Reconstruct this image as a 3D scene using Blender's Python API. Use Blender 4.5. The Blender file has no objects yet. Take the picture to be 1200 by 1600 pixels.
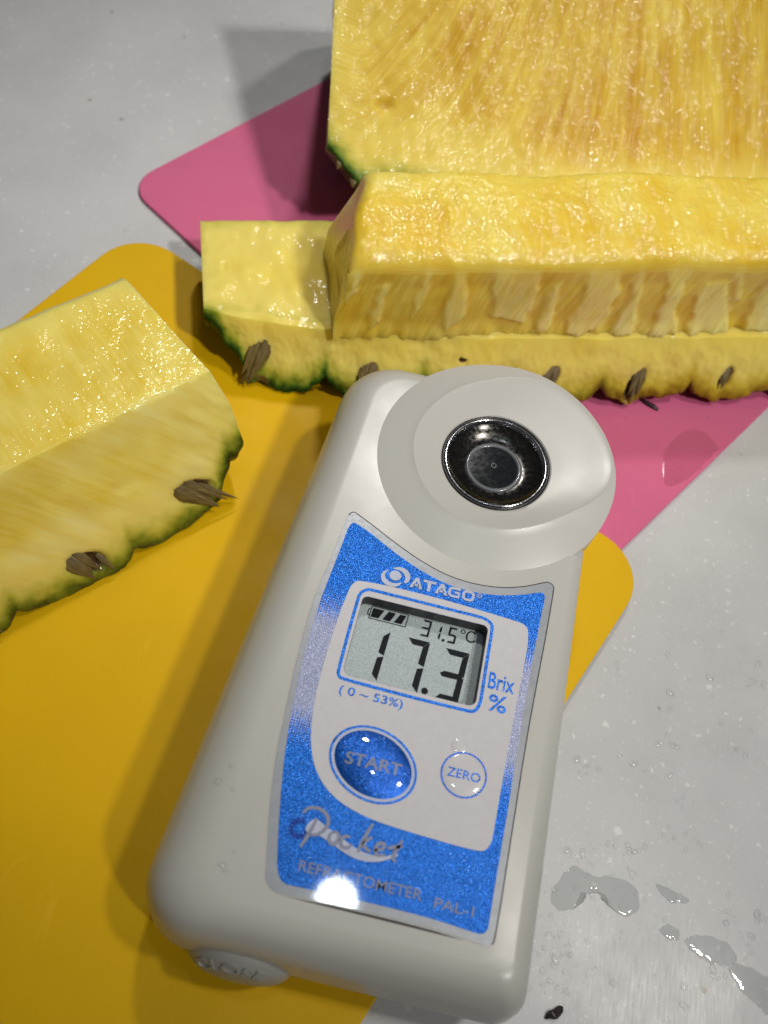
import bpy, bmesh, math, random
from mathutils import Vector, Matrix, noise
sc = bpy.context.scene
random.seed(7)
MM = 0.001
R = math.radians

# ---------------------------------------------------------------- camera
cam_d = bpy.data.cameras.new('camera')
cam_d.sensor_fit = 'VERTICAL'; cam_d.sensor_height = 36; cam_d.sensor_width = 27
cam_d.lens = 36 * 1500 / 1600
cam_d.clip_start = 0.005; cam_d.clip_end = 20
cam_d.dof.use_dof = True; cam_d.dof.focus_distance = 0.178; cam_d.dof.aperture_fstop = 33.75 / 1.9
cam = bpy.data.objects.new('camera', cam_d)
sc.collection.objects.link(cam)
cam.matrix_world = Matrix(((0.9707000, -0.2402925, -0.0009692, 0), (0.2076292, 0.8407681, -0.4999991, 0),
                           (0.1209609, 0.4851479, 0.8660254, 0.180), (0, 0, 0, 1)))
sc.camera = cam

# ---------------------------------------------------------------- room light: dim ambient and ceiling downlights
w = bpy.data.worlds.new('World'); sc.world = w; w.use_nodes = True
w.node_tree.nodes['Background'].inputs[0].default_value = (0.92, 0.96, 1.0, 1)
w.node_tree.nodes['Background'].inputs[1].default_value = 0.072

def lamp(name, loc, watts, diam, col, target=(0, 90, 10), cone=None, blend=1.0):
    d = bpy.data.lights.new(name, 'SPOT' if cone else 'AREA')
    if cone: d.spot_size = R(cone); d.spot_blend = blend; d.shadow_soft_size = diam*MM/2
    else: d.shape = 'DISK'; d.size = diam*MM
    d.energy = watts; d.color = col
    o = bpy.data.objects.new(name, d); sc.collection.objects.link(o)
    o.location = Vector(loc) * MM
    o.rotation_euler = (Vector(target) - Vector(loc)).to_track_quat('-Z', 'Y').to_euler()
    return o
lamp('ceiling_downlight', (66, 200, 1300), 0.75, 54, (0.80, 0.90, 1.0))
lamp('ceiling_spotlight', (536, 150, 1300), 26, 105, (1.0, 0.95, 0.87), target=(35, 135, 0), cone=18.5, blend=1.0)
lamp('ceiling_spotlight', (-60, 950, 1250), 31, 110, (1.0, 0.965, 0.91), target=(-30, 165, 0), cone=18, blend=1.0)
lamp('ceiling_spotlight', (760, -420, 1300), 56, 110, (1.0, 0.97, 0.92), target=(-22, 180, 0), cone=15, blend=1.0)
sc.cycles.max_bounces = 7; sc.cycles.diffuse_bounces = 3; sc.cycles.glossy_bounces = 3; sc.cycles.transmission_bounces = 4
sc.cycles.caustics_reflective = False; sc.cycles.caustics_refractive = False
sc.view_settings.view_transform = 'Standard'; sc.view_settings.look = 'None'
sc.view_settings.gamma = 1; sc.view_settings.exposure = -0.28

# ---------------------------------------------------------------- helpers
def tag(o, label=None, cat=None, group=None, kind=None):
    if label: o['label'] = label
    if cat: o['category'] = cat
    if group: o['group'] = group
    if kind: o['kind'] = kind
    return o
def empty(name, loc_mm):
    o = bpy.data.objects.new(name, None); sc.collection.objects.link(o)
    o.empty_display_size = 0.01; o.location = Vector(loc_mm) * MM
    return o
def wloc(o):
    v = Vector(o.location)
    while o.parent: o = o.parent; v = v + Vector(o.location)
    return v
def build(name, verts, faces, mat, parent=None, smooth=True, origin=None, flat_angle=None):
    """verts in world millimetres"""
    org = Vector(origin) * MM if origin is not None else Vector((0, 0, 0))
    if parent is not None: org = wloc(parent)
    me = bpy.data.meshes.new(name)
    me.from_pydata([Vector(v) * MM - org for v in verts], [], faces)
    if smooth: me.polygons.foreach_set('use_smooth', [True] * len(me.polygons))
    me.materials.append(mat)
    me.update()
    o = bpy.data.objects.new(name, me); sc.collection.objects.link(o)
    if parent is not None: o.parent = parent
    else: o.location = org
    if flat_angle is not None:
        bm = bmesh.new(); bm.from_mesh(me)
        for e in bm.edges:
            if len(e.link_faces) == 2 and e.calc_face_angle(0) > R(flat_angle): e.smooth = False
        bm.to_mesh(me); bm.free()
    return o
def fix_normals(o):
    bm = bmesh.new(); bm.from_mesh(o.data); bmesh.ops.recalc_face_normals(bm, faces=bm.faces); bm.to_mesh(o.data); bm.free()
    return o
def catmull(pts, n=4, closed=True):
    out = []; L = len(pts)
    rng = range(L) if closed else range(L - 1)
    for i in rng:
        if closed: p0, p1, p2, p3 = pts[i - 1], pts[i], pts[(i + 1) % L], pts[(i + 2) % L]
        else: p0, p1, p2, p3 = pts[max(i - 1, 0)], pts[i], pts[i + 1], pts[min(i + 2, L - 1)]
        # centripetal-ish: limit tangents by the local segment length
        d = math.dist(p1, p2)
        def tan(a, b, c):
            v = ((c[0] - a[0]), (c[1] - a[1])); l = math.hypot(*v) or 1
            m = min(d, math.dist(a, b) if a != b else d, math.dist(b, c) if b != c else d)
            return (v[0] / l * m, v[1] / l * m)
        t1, t2 = tan(p0, p1, p2), tan(p1, p2, p3)
        for k in range(n):
            t = k / n; a = 2*t**3 - 3*t*t + 1; b = t**3 - 2*t*t + t; c = -2*t**3 + 3*t*t; e = t**3 - t*t
            out.append((a*p1[0] + b*t1[0] + c*p2[0] + e*t2[0], a*p1[1] + b*t1[1] + c*p2[1] + e*t2[1]))
    if not closed: out.append(tuple(pts[-1]))
    return out
def rounded(pts, radii, n=6, sub=1):
    """polygon with rounded corners (counter-clockwise or clockwise), constant point count"""
    out = []; L = len(pts)
    for i in range(L):
        p, a, b = Vector(pts[i]), Vector(pts[i - 1]), Vector(pts[(i + 1) % L]); r = radii[i]
        u, v = (a - p).normalized(), (b - p).normalized()
        ang = math.acos(max(-1, min(1, u.dot(v)))); d = r / math.tan(ang / 2)
        s, e = p + u * d, p + v * d
        c = p + (u + v).normalized() * (r / math.sin(ang / 2))
        a0 = math.atan2(s.y - c.y, s.x - c.x); a1 = math.atan2(e.y - c.y, e.x - c.x)
        da = (a1 - a0 + math.pi) % (2 * math.pi) - math.pi
        for k in range(n + 1):
            t = a0 + da * k / n; out.append((c.x + r * math.cos(t), c.y + r * math.sin(t)))
        out.append(None)
    res = []; L = len(out)
    for i, q in enumerate(out):
        if q is None:
            p0, p1 = out[i - 1], out[(i + 1) % L]
            for k in range(1, sub): res.append((p0[0] + (p1[0]-p0[0])*k/sub, p0[1] + (p1[1]-p0[1])*k/sub))
        else: res.append(q)
    return res
def ellipse(cx, cy, a, b, rot=0, n=48):
    c, s = math.cos(rot), math.sin(rot)
    return [(cx + a*math.cos(t)*c - b*math.sin(t)*s, cy + a*math.cos(t)*s + b*math.sin(t)*c) for t in (2*math.pi*i/n for i in range(n))]
def plate(name, outline, z, th, mat, parent, holes=(), zfun=None, kind=None):
    """flat sheet with a skirt of thickness th, optional holes; outline in mm"""
    bm = bmesh.new(); edges = []; loops = []
    for lp in [outline] + list(holes):
        vs = [bm.verts.new((x, y, z)) for x, y in lp]; loops.append(vs)
        for i in range(len(vs)): edges.append(bm.edges.new((vs[i - 1], vs[i])))
    bmesh.ops.triangle_fill(bm, edges=edges, use_beauty=True, use_dissolve=False)
    for f in bm.faces:
        f.normal_update()
        if f.normal.z < 0: f.normal_flip()
    top = list(bm.faces)
    for vs in loops:
        lo = [bm.verts.new((v.co.x, v.co.y, z - th)) for v in vs]
        for i in range(len(vs)): bm.faces.new((vs[i - 1], vs[i], lo[i], lo[i - 1]))
    if zfun:
        for v in bm.verts: v.co.z += zfun(v.co.x, v.co.y)
    bm.verts.index_update()
    V = [tuple(v.co) for v in bm.verts]; F = [[v.index for v in f.verts] for f in bm.faces]; bm.free()
    return build(name, V, F, mat, parent, smooth=False)
def ribbon(points, width, n=5, taper=None):
    """flat ribbon outline as quads around a smooth centre line -> (verts2d, faces)"""
    p = catmull(points, n, closed=False) if n > 1 else points
    V, F = [], []
    for i, q in enumerate(p):
        a, b = p[max(i - 1, 0)], p[min(i + 1, len(p) - 1)]
        dx, dy = b[0] - a[0], b[1] - a[1]; l = math.hypot(dx, dy) or 1
        wv = width * (taper(i / (len(p) - 1)) if taper else 1) / 2
        V += [(q[0] - dy/l*wv, q[1] + dx/l*wv), (q[0] + dy/l*wv, q[1] - dx/l*wv)]
        if i: F.append((2*i - 2, 2*i - 1, 2*i + 1, 2*i))
    return V, F
def merge2d(parts):
    V, F = [], []
    for v, f in parts:
        k = len(V); V += v; F += [tuple(i + k for i in q) for q in f]
    return V, F
def decal(name, parts, z, mat, parent, zfun=None):
    V, F = merge2d(parts)
    return build(name, [(x, y, z + (zfun(x, y) if zfun else 0)) for x, y in V], F, mat, parent, smooth=False)
def poly(pts): return (list(pts), [tuple(range(len(pts)))])
def text2d(body, x0, x1, y0, y1, offset=0.0, shear=0.0):
    """letters fitted into a box -> (verts2d, faces)"""
    c = bpy.data.curves.new('lettering', 'FONT'); c.body = body; c.size = 1; c.offset = offset; c.shear = shear; c.resolution_u = 4
    o = bpy.data.objects.new('lettering', c); sc.collection.objects.link(o)
    dg = bpy.context.evaluated_depsgraph_get(); me = o.evaluated_get(dg).to_mesh()
    V = [(v.co.x, v.co.y) for v in me.vertices]; F = [tuple(p.vertices) for p in me.polygons]
    o.evaluated_get(dg).to_mesh_clear(); bpy.data.objects.remove(o); bpy.data.curves.remove(c)
    ax, bx = min(v[0] for v in V), max(v[0] for v in V); ay, by = min(v[1] for v in V), max(v[1] for v in V)
    return [(x0 + (x - ax)/(bx - ax)*(x1 - x0), y0 + (y - ay)/(by - ay)*(y1 - y0)) for x, y in V], F
def lathe(profile, cx, cy, n=64):
    V, F = [], []
    for r, z in profile:
        for i in range(n):
            t = 2*math.pi*i/n; V.append((cx + r*math.cos(t), cy + r*math.sin(t), z))
    for j in range(len(profile) - 1):
        for i in range(n):
            k = (i + 1) % n; F.append((j*n + i, j*n + k, (j+1)*n + k, (j+1)*n + i))
    return V, F
def interp(tab, x):
    if x <= tab[0][0]: return tab[0][1]
    for (a, b), (c, d) in zip(tab, tab[1:]):
        if x <= c: return b + (d - b)*(x - a)/(c - a)
    return tab[-1][1]
def sstep(a, b, x):
    t = max(0, min(1, (x - a)/(b - a))); return t*t*(3 - 2*t)

# ---------------------------------------------------------------- materials
class NT:
    def __init__(s, name):
        s.m = bpy.data.materials.new(name); s.m.use_nodes = True; s.t = s.m.node_tree; s.t.nodes.clear()
        s.out = s.n('ShaderNodeOutputMaterial')
    def n(s, typ, ins=None, **kw):
        nd = s.t.nodes.new(typ)
        for k, v in kw.items(): setattr(nd, k, v)
        for k, v in (ins or {}).items(): s.set(nd, k, v)
        return nd
    def set(s, nd, k, v):
        sock = nd.inputs[k]
        if isinstance(v, bpy.types.NodeSocket): s.t.links.new(v, sock)
        elif isinstance(v, (tuple, list)) and sock.type == 'RGBA' and len(v) == 3: sock.default_value = (*v, 1)
        else: sock.default_value = v
    def math(s, op, a, b=0.0, clamp=False):
        nd = s.n('ShaderNodeMath', {0: a, 1: b}, operation=op); nd.use_clamp = clamp; return nd.outputs[0]
    def mix(s, f, a, b, typ='MIX'):
        nd = s.n('ShaderNodeMix', data_type='RGBA', blend_type=typ)
        s.set(nd, 0, f); s.set(nd, 6, a); s.set(nd, 7, b); return nd.outputs[2]
    def coords(s, scale=1000.0):
        tc = s.n('ShaderNodeTexCoord'); mp = s.n('ShaderNodeMapping', {'Vector': tc.outputs['Object']})
        mp.inputs['Scale'].default_value = (scale, scale, scale) if not isinstance(scale, tuple) else scale
        return mp.outputs[0]
    def noise(s, vec, scale, detail=2, rough=0.5, out=0):
        return s.n('ShaderNodeTexNoise', {'Vector': vec, 'Scale': scale, 'Detail': detail, 'Roughness': rough}).outputs[out]
    def voro(s, vec, scale, rnd=1.0, out='Distance', feature='F1'):
        return s.n('ShaderNodeTexVoronoi', {'Vector': vec, 'Scale': scale, 'Randomness': rnd}, feature=feature).outputs[out]
    def ramp(s, f, stops, interp='LINEAR'):
        nd = s.n('ShaderNodeValToRGB', {0: f}); cr = nd.color_ramp; cr.interpolation = interp
        while len(cr.elements) > 1: cr.elements.remove(cr.elements[-1])
        cr.elements[0].position = stops[0][0]; cr.elements[0].color = (*stops[0][1], 1)
        for p, c in stops[1:]:
            e = cr.elements.new(p); e.color = (*c, 1)
        return nd.outputs[0]
    def mr(s, v, a, b, c=0.0, d=1.0):
        return s.n('ShaderNodeMapRange', {0: v, 1: a, 2: b, 3: c, 4: d}).outputs[0]
    def bump(s, h, strength, dist, normal=None):
        nd = s.n('ShaderNodeBump', {'Height': h, 'Strength': strength, 'Distance': dist})
        if normal is not None: s.set(nd, 'Normal', normal)
        return nd.outputs[0]
    def principled(s, **kw):
        nd = s.n('ShaderNodeBsdfPrincipled')
        for k, v in kw.items(): s.set(nd, k.replace('_', ' '), v)
        s.t.links.new(nd.outputs[0], s.out.inputs[0]); return nd

def mat_counter():
    n = NT('speckled_stone'); c = n.coords()
    big = n.noise(c, 0.02, 3)
    col = n.mix(n.mr(big, 0.35, 0.65), (0.51, 0.515, 0.52), (0.57, 0.575, 0.58))
    wig = n.n('ShaderNodeTexNoise', {'Vector': c, 'Scale': 1.3, 'Detail': 2.0}).outputs['Color']
    cw = n.n('ShaderNodeVectorMath', {0: c, 1: n.n('ShaderNodeVectorMath', {0: wig, 1: (1.6, 1.6, 0)}, operation='MULTIPLY').outputs[0]}, operation='ADD').outputs[0]
    for scl, amt, size, cut in ((0.55, 0.5, 0.24, 0.4), (0.24, 0.6, 0.17, 0.5), (1.3, 0.24, 0.34, 0.3)):
        cell = n.voro(cw, scl); sep = n.n('ShaderNodeSeparateColor', {0: n.voro(cw, scl, out='Color')})
        k = n.mr(n.math('SUBTRACT', n.math('MULTIPLY', sep.outputs[0], size), cell), -0.05, 0.05)
        k = n.math('MULTIPLY', k, n.math('GREATER_THAN', sep.outputs[1], cut))
        col = n.mix(n.math('MULTIPLY', k, amt), col, (0.80, 0.80, 0.79))
    cell2 = n.voro(cw, 0.13); s2 = n.n('ShaderNodeSeparateColor', {0: n.voro(cw, 0.13, out='Color')})
    dark = n.math('MULTIPLY', n.mr(n.math('SUBTRACT', n.math('MULTIPLY', s2.outputs[0], 0.09), cell2), -0.03, 0.03), n.math('GREATER_THAN', s2.outputs[1], 0.35))
    col = n.mix(n.math('MULTIPLY', dark, 0.8), col, n.mix(s2.outputs[2], (0.10, 0.10, 0.11), (0.24, 0.19, 0.11)))
    film = n.mr(n.noise(c, 0.045, 4, 0.6), 0.42, 0.66)
    col = n.mix(n.math('MULTIPLY', film, 0.10), col, (0.36, 0.35, 0.33))
    fine = n.noise(c, 3.0, 2); s_a = n.noise(n.coords((2200, 240, 1000)), 1.0, 2, 0.6); s_b = n.noise(n.coords((300, 2600, 1000)), 1.0, 2, 0.6)
    r = n.math('ADD', n.mr(film, 0, 1, 0.36, 0.27), n.mr(s_a, 0.3, 0.7, -0.03, 0.03))
    b = n.bump(n.math('ADD', fine, n.math('MULTIPLY', n.math('ADD', s_a, s_b), 0.25)), 0.3, 0.00003)
    n.principled(Base_Color=col, Roughness=r, Normal=b, IOR=1.5)
    return n.m
def mat_mat(name, col, col2):
    n = NT(name); c = n.coords()
    base = n.mix(n.mr(n.noise(c, 0.03, 3), 0.35, 0.65), col, col2)
    scuff = n.noise(n.coords((900, 150, 1000)), 0.5, 4, 0.7)
    base = n.mix(n.mr(scuff, 0.66, 0.82, 0, 0.10), base, tuple(min(1, x*1.25 + 0.02) for x in col))
    knife = None                                    # faint knife marks in two directions
    for sc_, rot in (((160, 22, 1), 0.5), ((140, 18, 1), -0.9)):
        mp = n.n('ShaderNodeMapping', {'Vector': n.n('ShaderNodeTexCoord').outputs['Object']}); mp.inputs['Scale'].default_value = sc_; mp.inputs['Rotation'].default_value = (0, 0, rot)
        ln = n.mr(n.math('ABSOLUTE', n.math('SUBTRACT', n.noise(mp.outputs[0], 1.0, 1), 0.5)), 0.0, 0.004, 1.0, 0.0)
        ln = n.math('MULTIPLY', ln, n.mr(n.noise(c, 0.035, 2), 0.5, 0.62))
        knife = ln if knife is None else n.math('MAXIMUM', knife, ln)
    base = n.mix(n.math('MULTIPLY', knife, 0.16), base, tuple(min(1, x*1.3 + 0.05) for x in col))
    sx = n.n('ShaderNodeSeparateXYZ', {0: c})
    gx = n.math('SINE', n.math('MULTIPLY', sx.outputs[0], 9.5)); gy = n.math('SINE', n.math('MULTIPLY', sx.outputs[1], 9.5))
    h = n.math('ADD', n.math('MULTIPLY', n.math('MULTIPLY', gx, gy), 0.35), n.noise(c, 2.0, 3))
    n.principled(Base_Color=base, Roughness=n.mr(n.noise(c, 0.12, 4), 0.3, 0.7, 0.42, 0.58), Normal=n.bump(h, 0.3, 0.00004),
                 IOR=1.46, Specular_IOR_Level=0.2)
    return n.m
def mat_plastic(name, col, rough=0.36, bump=0.12, sss=0.0):
    n = NT(name); c = n.coords()
    base = n.mix(n.mr(n.noise(c, 0.06, 3), 0.3, 0.7, 0, 0.5), col, tuple(x*0.93 for x in col))
    smear = n.noise(c, 0.25, 5, 0.65)
    base = n.mix(n.mr(smear, 0.64, 0.82, 0, 0.14), base, (0.45, 0.38, 0.27))
    r = n.math('ADD', rough, n.mr(n.noise(c, 0.12, 3, 0.5), 0.3, 0.7, -0.03, 0.04))
    n.principled(Base_Color=base, Roughness=r, Normal=n.bump(n.noise(c, 5.0, 2), bump, 0.00003),
                 Subsurface_Weight=sss, Subsurface_Radius=(0.002, 0.0017, 0.0013), Subsurface_Scale=1.0)
    return n.m
def mat_simple(name, col, rough=0.4, metal=0.0, coat=0.0, spec=0.5, wear=0.06):
    n = NT(name); c = n.coords()
    base = n.mix(n.mr(n.noise(c, 0.8, 4, 0.6), 0.35, 0.7), col, tuple(max(0, x*(1 - wear*2)) for x in col))
    n.principled(Base_Color=base, Roughness=n.math('ADD', rough, n.mr(n.noise(c, 1.5, 3), 0.3, 0.7, -wear*0.6, wear*0.6)),
                 Metallic=metal, Coat_Weight=coat, Coat_Roughness=0.04, Specular_IOR_Level=spec)
    return n.m
def flake_normal(n, c, size, amt):
    col = n.voro(c, 1.0/size, out='Color')
    v = n.n('ShaderNodeVectorMath', {0: col, 1: (0.5, 0.5, 0.5)}, operation='SUBTRACT').outputs[0]
    v = n.n('ShaderNodeVectorMath', {0: v, 1: (amt, amt, 0)}, operation='MULTIPLY').outputs[0]
    g = n.n('ShaderNodeNewGeometry')
    v = n.n('ShaderNodeVectorMath', {0: v, 1: g.outputs['Normal']}, operation='ADD').outputs[0]
    return n.n('ShaderNodeVectorMath', {0: v}, operation='NORMALIZE').outputs[0], col
def mat_glitter(name, halftone=False, deep=(0.001, 0.062, 0.38), light=(0.002, 0.165, 0.66)):
    n = NT(name); c = n.coords()
    nv, rc = flake_normal(n, c, 0.075, 0.42)
    sp = n.n('ShaderNodeSeparateColor', {0: rc})
    col = n.mix(sp.outputs[1], deep, light)
    flash = n.math('GREATER_THAN', sp.outputs[2], 0.975)
    col = n.mix(n.math('MULTIPLY', flash, 0.45), col, (0.35, 0.65, 1.0))
    metal = 0.6
    if halftone:                      # printed dot screen that fades to silver half-way up both sides
        g = n.n('ShaderNodeSeparateXYZ', {0: c})
        y = g.outputs[1]; x = g.outputs[0]
        up = n.mr(y, HT[0], HT[1]); dn = n.mr(y, HT[2], HT[3], 1.0, 0.0)
        s = n.math('MULTIPLY', up, dn)
        d = n.voro(n.coords((1000, 1000, 0)), 1.0/0.42, rnd=0.0)
        dots = n.mr(n.math('SUBTRACT', n.math('MULTIPLY', s, 0.74), d), -0.05, 0.05)
        col = n.mix(n.math('MULTIPLY', dots, 0.9), col, (0.36, 0.38, 0.53)); metal = n.mr(dots, 0, 1, 0.6, 0.15)
    n.principled(Base_Color=col, Metallic=metal, Roughness=0.30, Normal=nv, Coat_Weight=1.0, Coat_Roughness=0.035, Coat_IOR=1.45)
    return n.m
def mat_lcd():
    n = NT('lcd_glass'); c = n.coords()
    f = n.noise(c, 6.0, 1)
    col = n.mix(n.mr(f, 0.35, 0.65), (0.38, 0.445, 0.455), (0.59, 0.66, 0.67))
    n.principled(Base_Color=col, Roughness=0.45, Metallic=0.0); return n.m
def mat_film(name, tint, ior, rough):
    n = NT(name)
    fr = n.n('ShaderNodeFresnel', {'IOR': ior}); tr = n.n('ShaderNodeBsdfTransparent', {'Color': tint})
    gl = n.n('ShaderNodeBsdfGlossy', {'Color': (1, 1, 1), 'Roughness': rough})
    mx = n.n('ShaderNodeMixShader', {0: n.math('MINIMUM', fr.outputs[0], 0.16), 1: tr.outputs[0], 2: gl.outputs[0]})
    n.t.links.new(mx.outputs[0], n.out.inputs[0]); return n.m
def mat_flesh(name, grain=0.8, deep=(0.80, 0.47, 0.035), pale=(0.80, 0.66, 0.24), green=True, streak=1.0, sparkle_scale=1.3, relief=1.0, wet=1.0):
    """cut flesh: colour runs from the green or ripe rim inwards, with fibres along 'fib'"""
    n = NT(name); c = n.coords()
    a = n.n('ShaderNodeAttribute', attribute_name='cut'); sp = n.n('ShaderNodeSeparateColor', {0: a.outputs['Color']})
    rd, ripe, eye = sp.outputs[0], sp.outputs[1], sp.outputs[2]
    fb = n.n('ShaderNodeAttribute', attribute_name='fib').outputs['Vector']
    mp = n.n('ShaderNodeMapping', {'Vector': fb}); mp.inputs['Scale'].default_value = (0.42, 0.045, 1)
    mp2 = n.n('ShaderNodeMapping', {'Vector': fb}); mp2.inputs['Scale'].default_value = (0.13, 0.03, 1)
    s1 = n.noise(mp.outputs[0], 1.0, 3, 0.6); s2 = n.noise(mp2.outputs[0], 1.0, 3, 0.55)
    mp3 = n.n('ShaderNodeMapping', {'Vector': fb}); mp3.inputs['Scale'].default_value = (1.6, 0.10, 1)
    s3 = n.noise(mp3.outputs[0], 1.0, 2, 0.5)
    blot = n.noise(c, 0.07, 3, 0.55)
    k = n.math('ADD', n.math('MULTIPLY', n.mr(s1, 0.32, 0.68), 0.5*streak), n.math('ADD', n.math('MULTIPLY', n.mr(s2, 0.34, 0.66), 0.45*streak), n.math('MULTIPLY', n.mr(blot, 0.3, 0.7), 0.8 - 0.55*streak)))
    k = n.math('ADD', k, n.mr(s3, 0.3, 0.7, -0.16*streak, 0.16*streak))
    k = n.math('MULTIPLY', k, n.mr(rd, 0.08, 0.42))
    inner = n.mix(n.math('MINIMUM', k, 1.0), pale, deep)
    wob = n.math('ADD', rd, n.mr(n.noise(c, 0.35, 3), 0.3, 0.7, -0.022, 0.022))
    rim_g = n.ramp(wob, [(0.0, (0.010, 0.034, 0.004)), (0.022, (0.035, 0.10, 0.008)), (0.05, (0.17, 0.24, 0.018)), (0.10, (0.52, 0.49, 0.07)), (0.18, (0.82, 0.69, 0.17)), (0.4, (0.82, 0.64, 0.11))])
    rim_r = n.ramp(wob, [(0.0, (0.24, 0.09, 0.005)), (0.035, (0.52, 0.24, 0.008)), (0.09, (0.68, 0.43, 0.03)), (0.2, (0.78, 0.60, 0.13)), (0.4, (0.82, 0.63, 0.10))])
    rim = n.mix(ripe, rim_g, rim_r)
    col = n.mix(n.mr(rd, 0.10, 0.34), rim, inner)
    brown = n.mix(n.mr(n.noise(c, 0.9, 3), 0.3, 0.7), (0.05, 0.022, 0.008), (0.22, 0.13, 0.045))
    col = n.mix(n.mr(n.math('ADD', eye, n.mr(n.noise(c, 0.5, 3), 0.3, 0.7, -0.18, 0.18)), 0.45, 0.75), col, brown)
    col = n.mix(n.mr(eye, 0.0, -1.0), col, n.mix(n.mr(s1, 0.3, 0.7), (0.95, 0.84, 0.34), (0.92, 0.75, 0.19)))
    g1 = n.voro(c, sparkle_scale); g2 = n.noise(c, sparkle_scale*0.9, 2, 0.6)
    b = n.bump(n.math('ADD', s1, n.math('MULTIPLY', s3, 0.35*streak)), 0.5, 0.0005*relief)
    patch = n.mr(n.noise(c, 0.13, 2, 0.6), 0.38, 0.62)
    cb = n.bump(n.math('ADD', n.math('MULTIPLY', g1, 0.6), g2), grain, 0.00035)
    n.principled(Base_Color=col, Roughness=0.5, Normal=b, IOR=1.38, Specular_IOR_Level=0.2,
                 Coat_Weight=n.mr(patch, 0, 1, 0.55*wet, wet), Coat_Roughness=n.mr(patch, 0, 1, 0.13, 0.08), Coat_IOR=1.5, Coat_Normal=cb,
                 Subsurface_Weight=0.65, Subsurface_Radius=(0.0045, 0.0045, 0.0018), Subsurface_Scale=1.0)
    return n.m
def mat_fibrous(name, c1, c2, rough=0.55, sc1=(300, 2500, 1000)):
    n = NT(name); c = n.coords(sc1)
    f = n.noise(n.n('ShaderNodeAttribute', attribute_name='fib').outputs['Vector'], 1.0, 4, 0.65)
    n.principled(Base_Color=n.mix(n.mr(f, 0.3, 0.7), c1, c2), Roughness=rough, Normal=n.bump(f, 0.25, 0.0002)); return n.m

HT = (41 - 61, 50 - 61, 61 - 61, 70.5 - 61)   # dot-screen span along the label, relative to the device origin
M = {}
M['counter'] = mat_counter()
M['yellow'] = mat_mat('yellow_plastic_mat', (0.73, 0.435, 0.0004), (0.67, 0.40, 0.0004))
M['pink'] = mat_mat('pink_plastic_mat', (0.66, 0.14, 0.27), (0.61, 0.13, 0.26))
M['shell'] = mat_plastic('off_white_plastic', (0.52, 0.51, 0.47), rough=0.29)
M['cap'] = mat_plastic('grey_cap_plastic', (0.36, 0.35, 0.325), 0.36)
M['gap'] = mat_simple('dark_gap', (0.03, 0.03, 0.035), 0.6)
M['silver'] = mat_simple('silver_foil', (0.33, 0.345, 0.37), 0.40, 0.45, 0.8)
M['print_silver'] = mat_simple('silver_ink', (0.25, 0.27, 0.37), 0.45, 0.1, 0.8)
M['print_pale'] = mat_simple('pale_silver_ink', (0.50, 0.53, 0.66), 0.45, 0.1, 0.8)
M['white'] = mat_simple('white_panel_print', (0.62, 0.605, 0.625), 0.4, 0.0, 1.0, wear=0.03)
M['blue'] = mat_glitter('blue_glitter_foil', halftone=True)
M['blue_plain'] = mat_glitter('blue_glitter_ink')
M['button'] = mat_glitter('deep_blue_glitter', deep=(0.002, 0.055, 0.36), light=(0.005, 0.14, 0.64))
M['curl'] = mat_glitter('navy_glitter_ink', deep=(0.001, 0.025, 0.20), light=(0.002, 0.05, 0.34))
M['lcd'] = mat_lcd()
M['segment'] = mat_simple('lcd_black', (0.006, 0.008, 0.012), 0.6, spec=0.2)
M['recess'] = mat_simple('dark_recess', (0.05, 0.05, 0.055), 0.5)
M['window'] = mat_film('clear_window_film', (0.96, 0.97, 0.97, 1), 1.42, 0.03)
M['chrome'] = mat_simple('dark_chrome', (0.42, 0.42, 0.44), 0.16, 1.0)
M['black_ring'] = mat_simple('black_seal', (0.012, 0.012, 0.014), 0.3)
M['bowl'] = mat_simple('smoked_steel', (0.065, 0.062, 0.058), 0.2, 0.9, wear=0.2)
M['prism'] = mat_simple('dark_prism_glass', (0.008, 0.010, 0.013), 0.12, 0.0, 0.0, 0.5, wear=0.05)
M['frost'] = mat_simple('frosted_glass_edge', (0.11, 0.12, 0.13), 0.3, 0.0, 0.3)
M['water'] = mat_film('water', (0.88, 0.89, 0.89, 1), 1.33, 0.015)
M['wet'] = mat_film('thin_juice_film', (0.93, 0.90, 0.90, 1), 1.33, 0.06)
M['drop'] = mat_film('water_drop', (0.985, 0.985, 0.985, 1), 1.38, 0.13)
M['bead'] = mat_simple('juice_bead', (0.86, 0.70, 0.16), 0.13, 0.0, 0.0, 0.6, wear=0.12)
M['flesh_a'] = mat_flesh('pineapple_flesh_streaked', grain=0.35, deep=(0.60, 0.325, 0.006), pale=(0.87, 0.69, 0.115), streak=1.0, sparkle_scale=1.1, relief=0.8, wet=0.28)
M['flesh_b'] = mat_flesh('pineapple_flesh_ripe', grain=0.55, deep=(0.80, 0.49, 0.004), pale=(0.92, 0.76, 0.16), streak=0.42, sparkle_scale=1.25, relief=0.6, wet=1.0)
M['flesh_slab'] = mat_flesh('pineapple_flesh_pale', grain=0.35, deep=(0.82, 0.60, 0.05), pale=(0.88, 0.74, 0.19), streak=0.5, sparkle_scale=0.6, relief=0.3, wet=0.15)
M['flesh_l'] = mat_flesh('pineapple_flesh_wet', grain=0.55, deep=(0.78, 0.53, 0.008), pale=(0.95, 0.83, 0.24), streak=0.6, sparkle_scale=1.0, relief=0.25, wet=1.0)
M['bract'] = mat_fibrous('dry_bract', (0.055, 0.032, 0.011), (0.25, 0.19, 0.07), 0.5)
M['dark_bit'] = mat_fibrous('dark_husk', (0.008, 0.007, 0.008), (0.05, 0.035, 0.03), 0.25)

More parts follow.
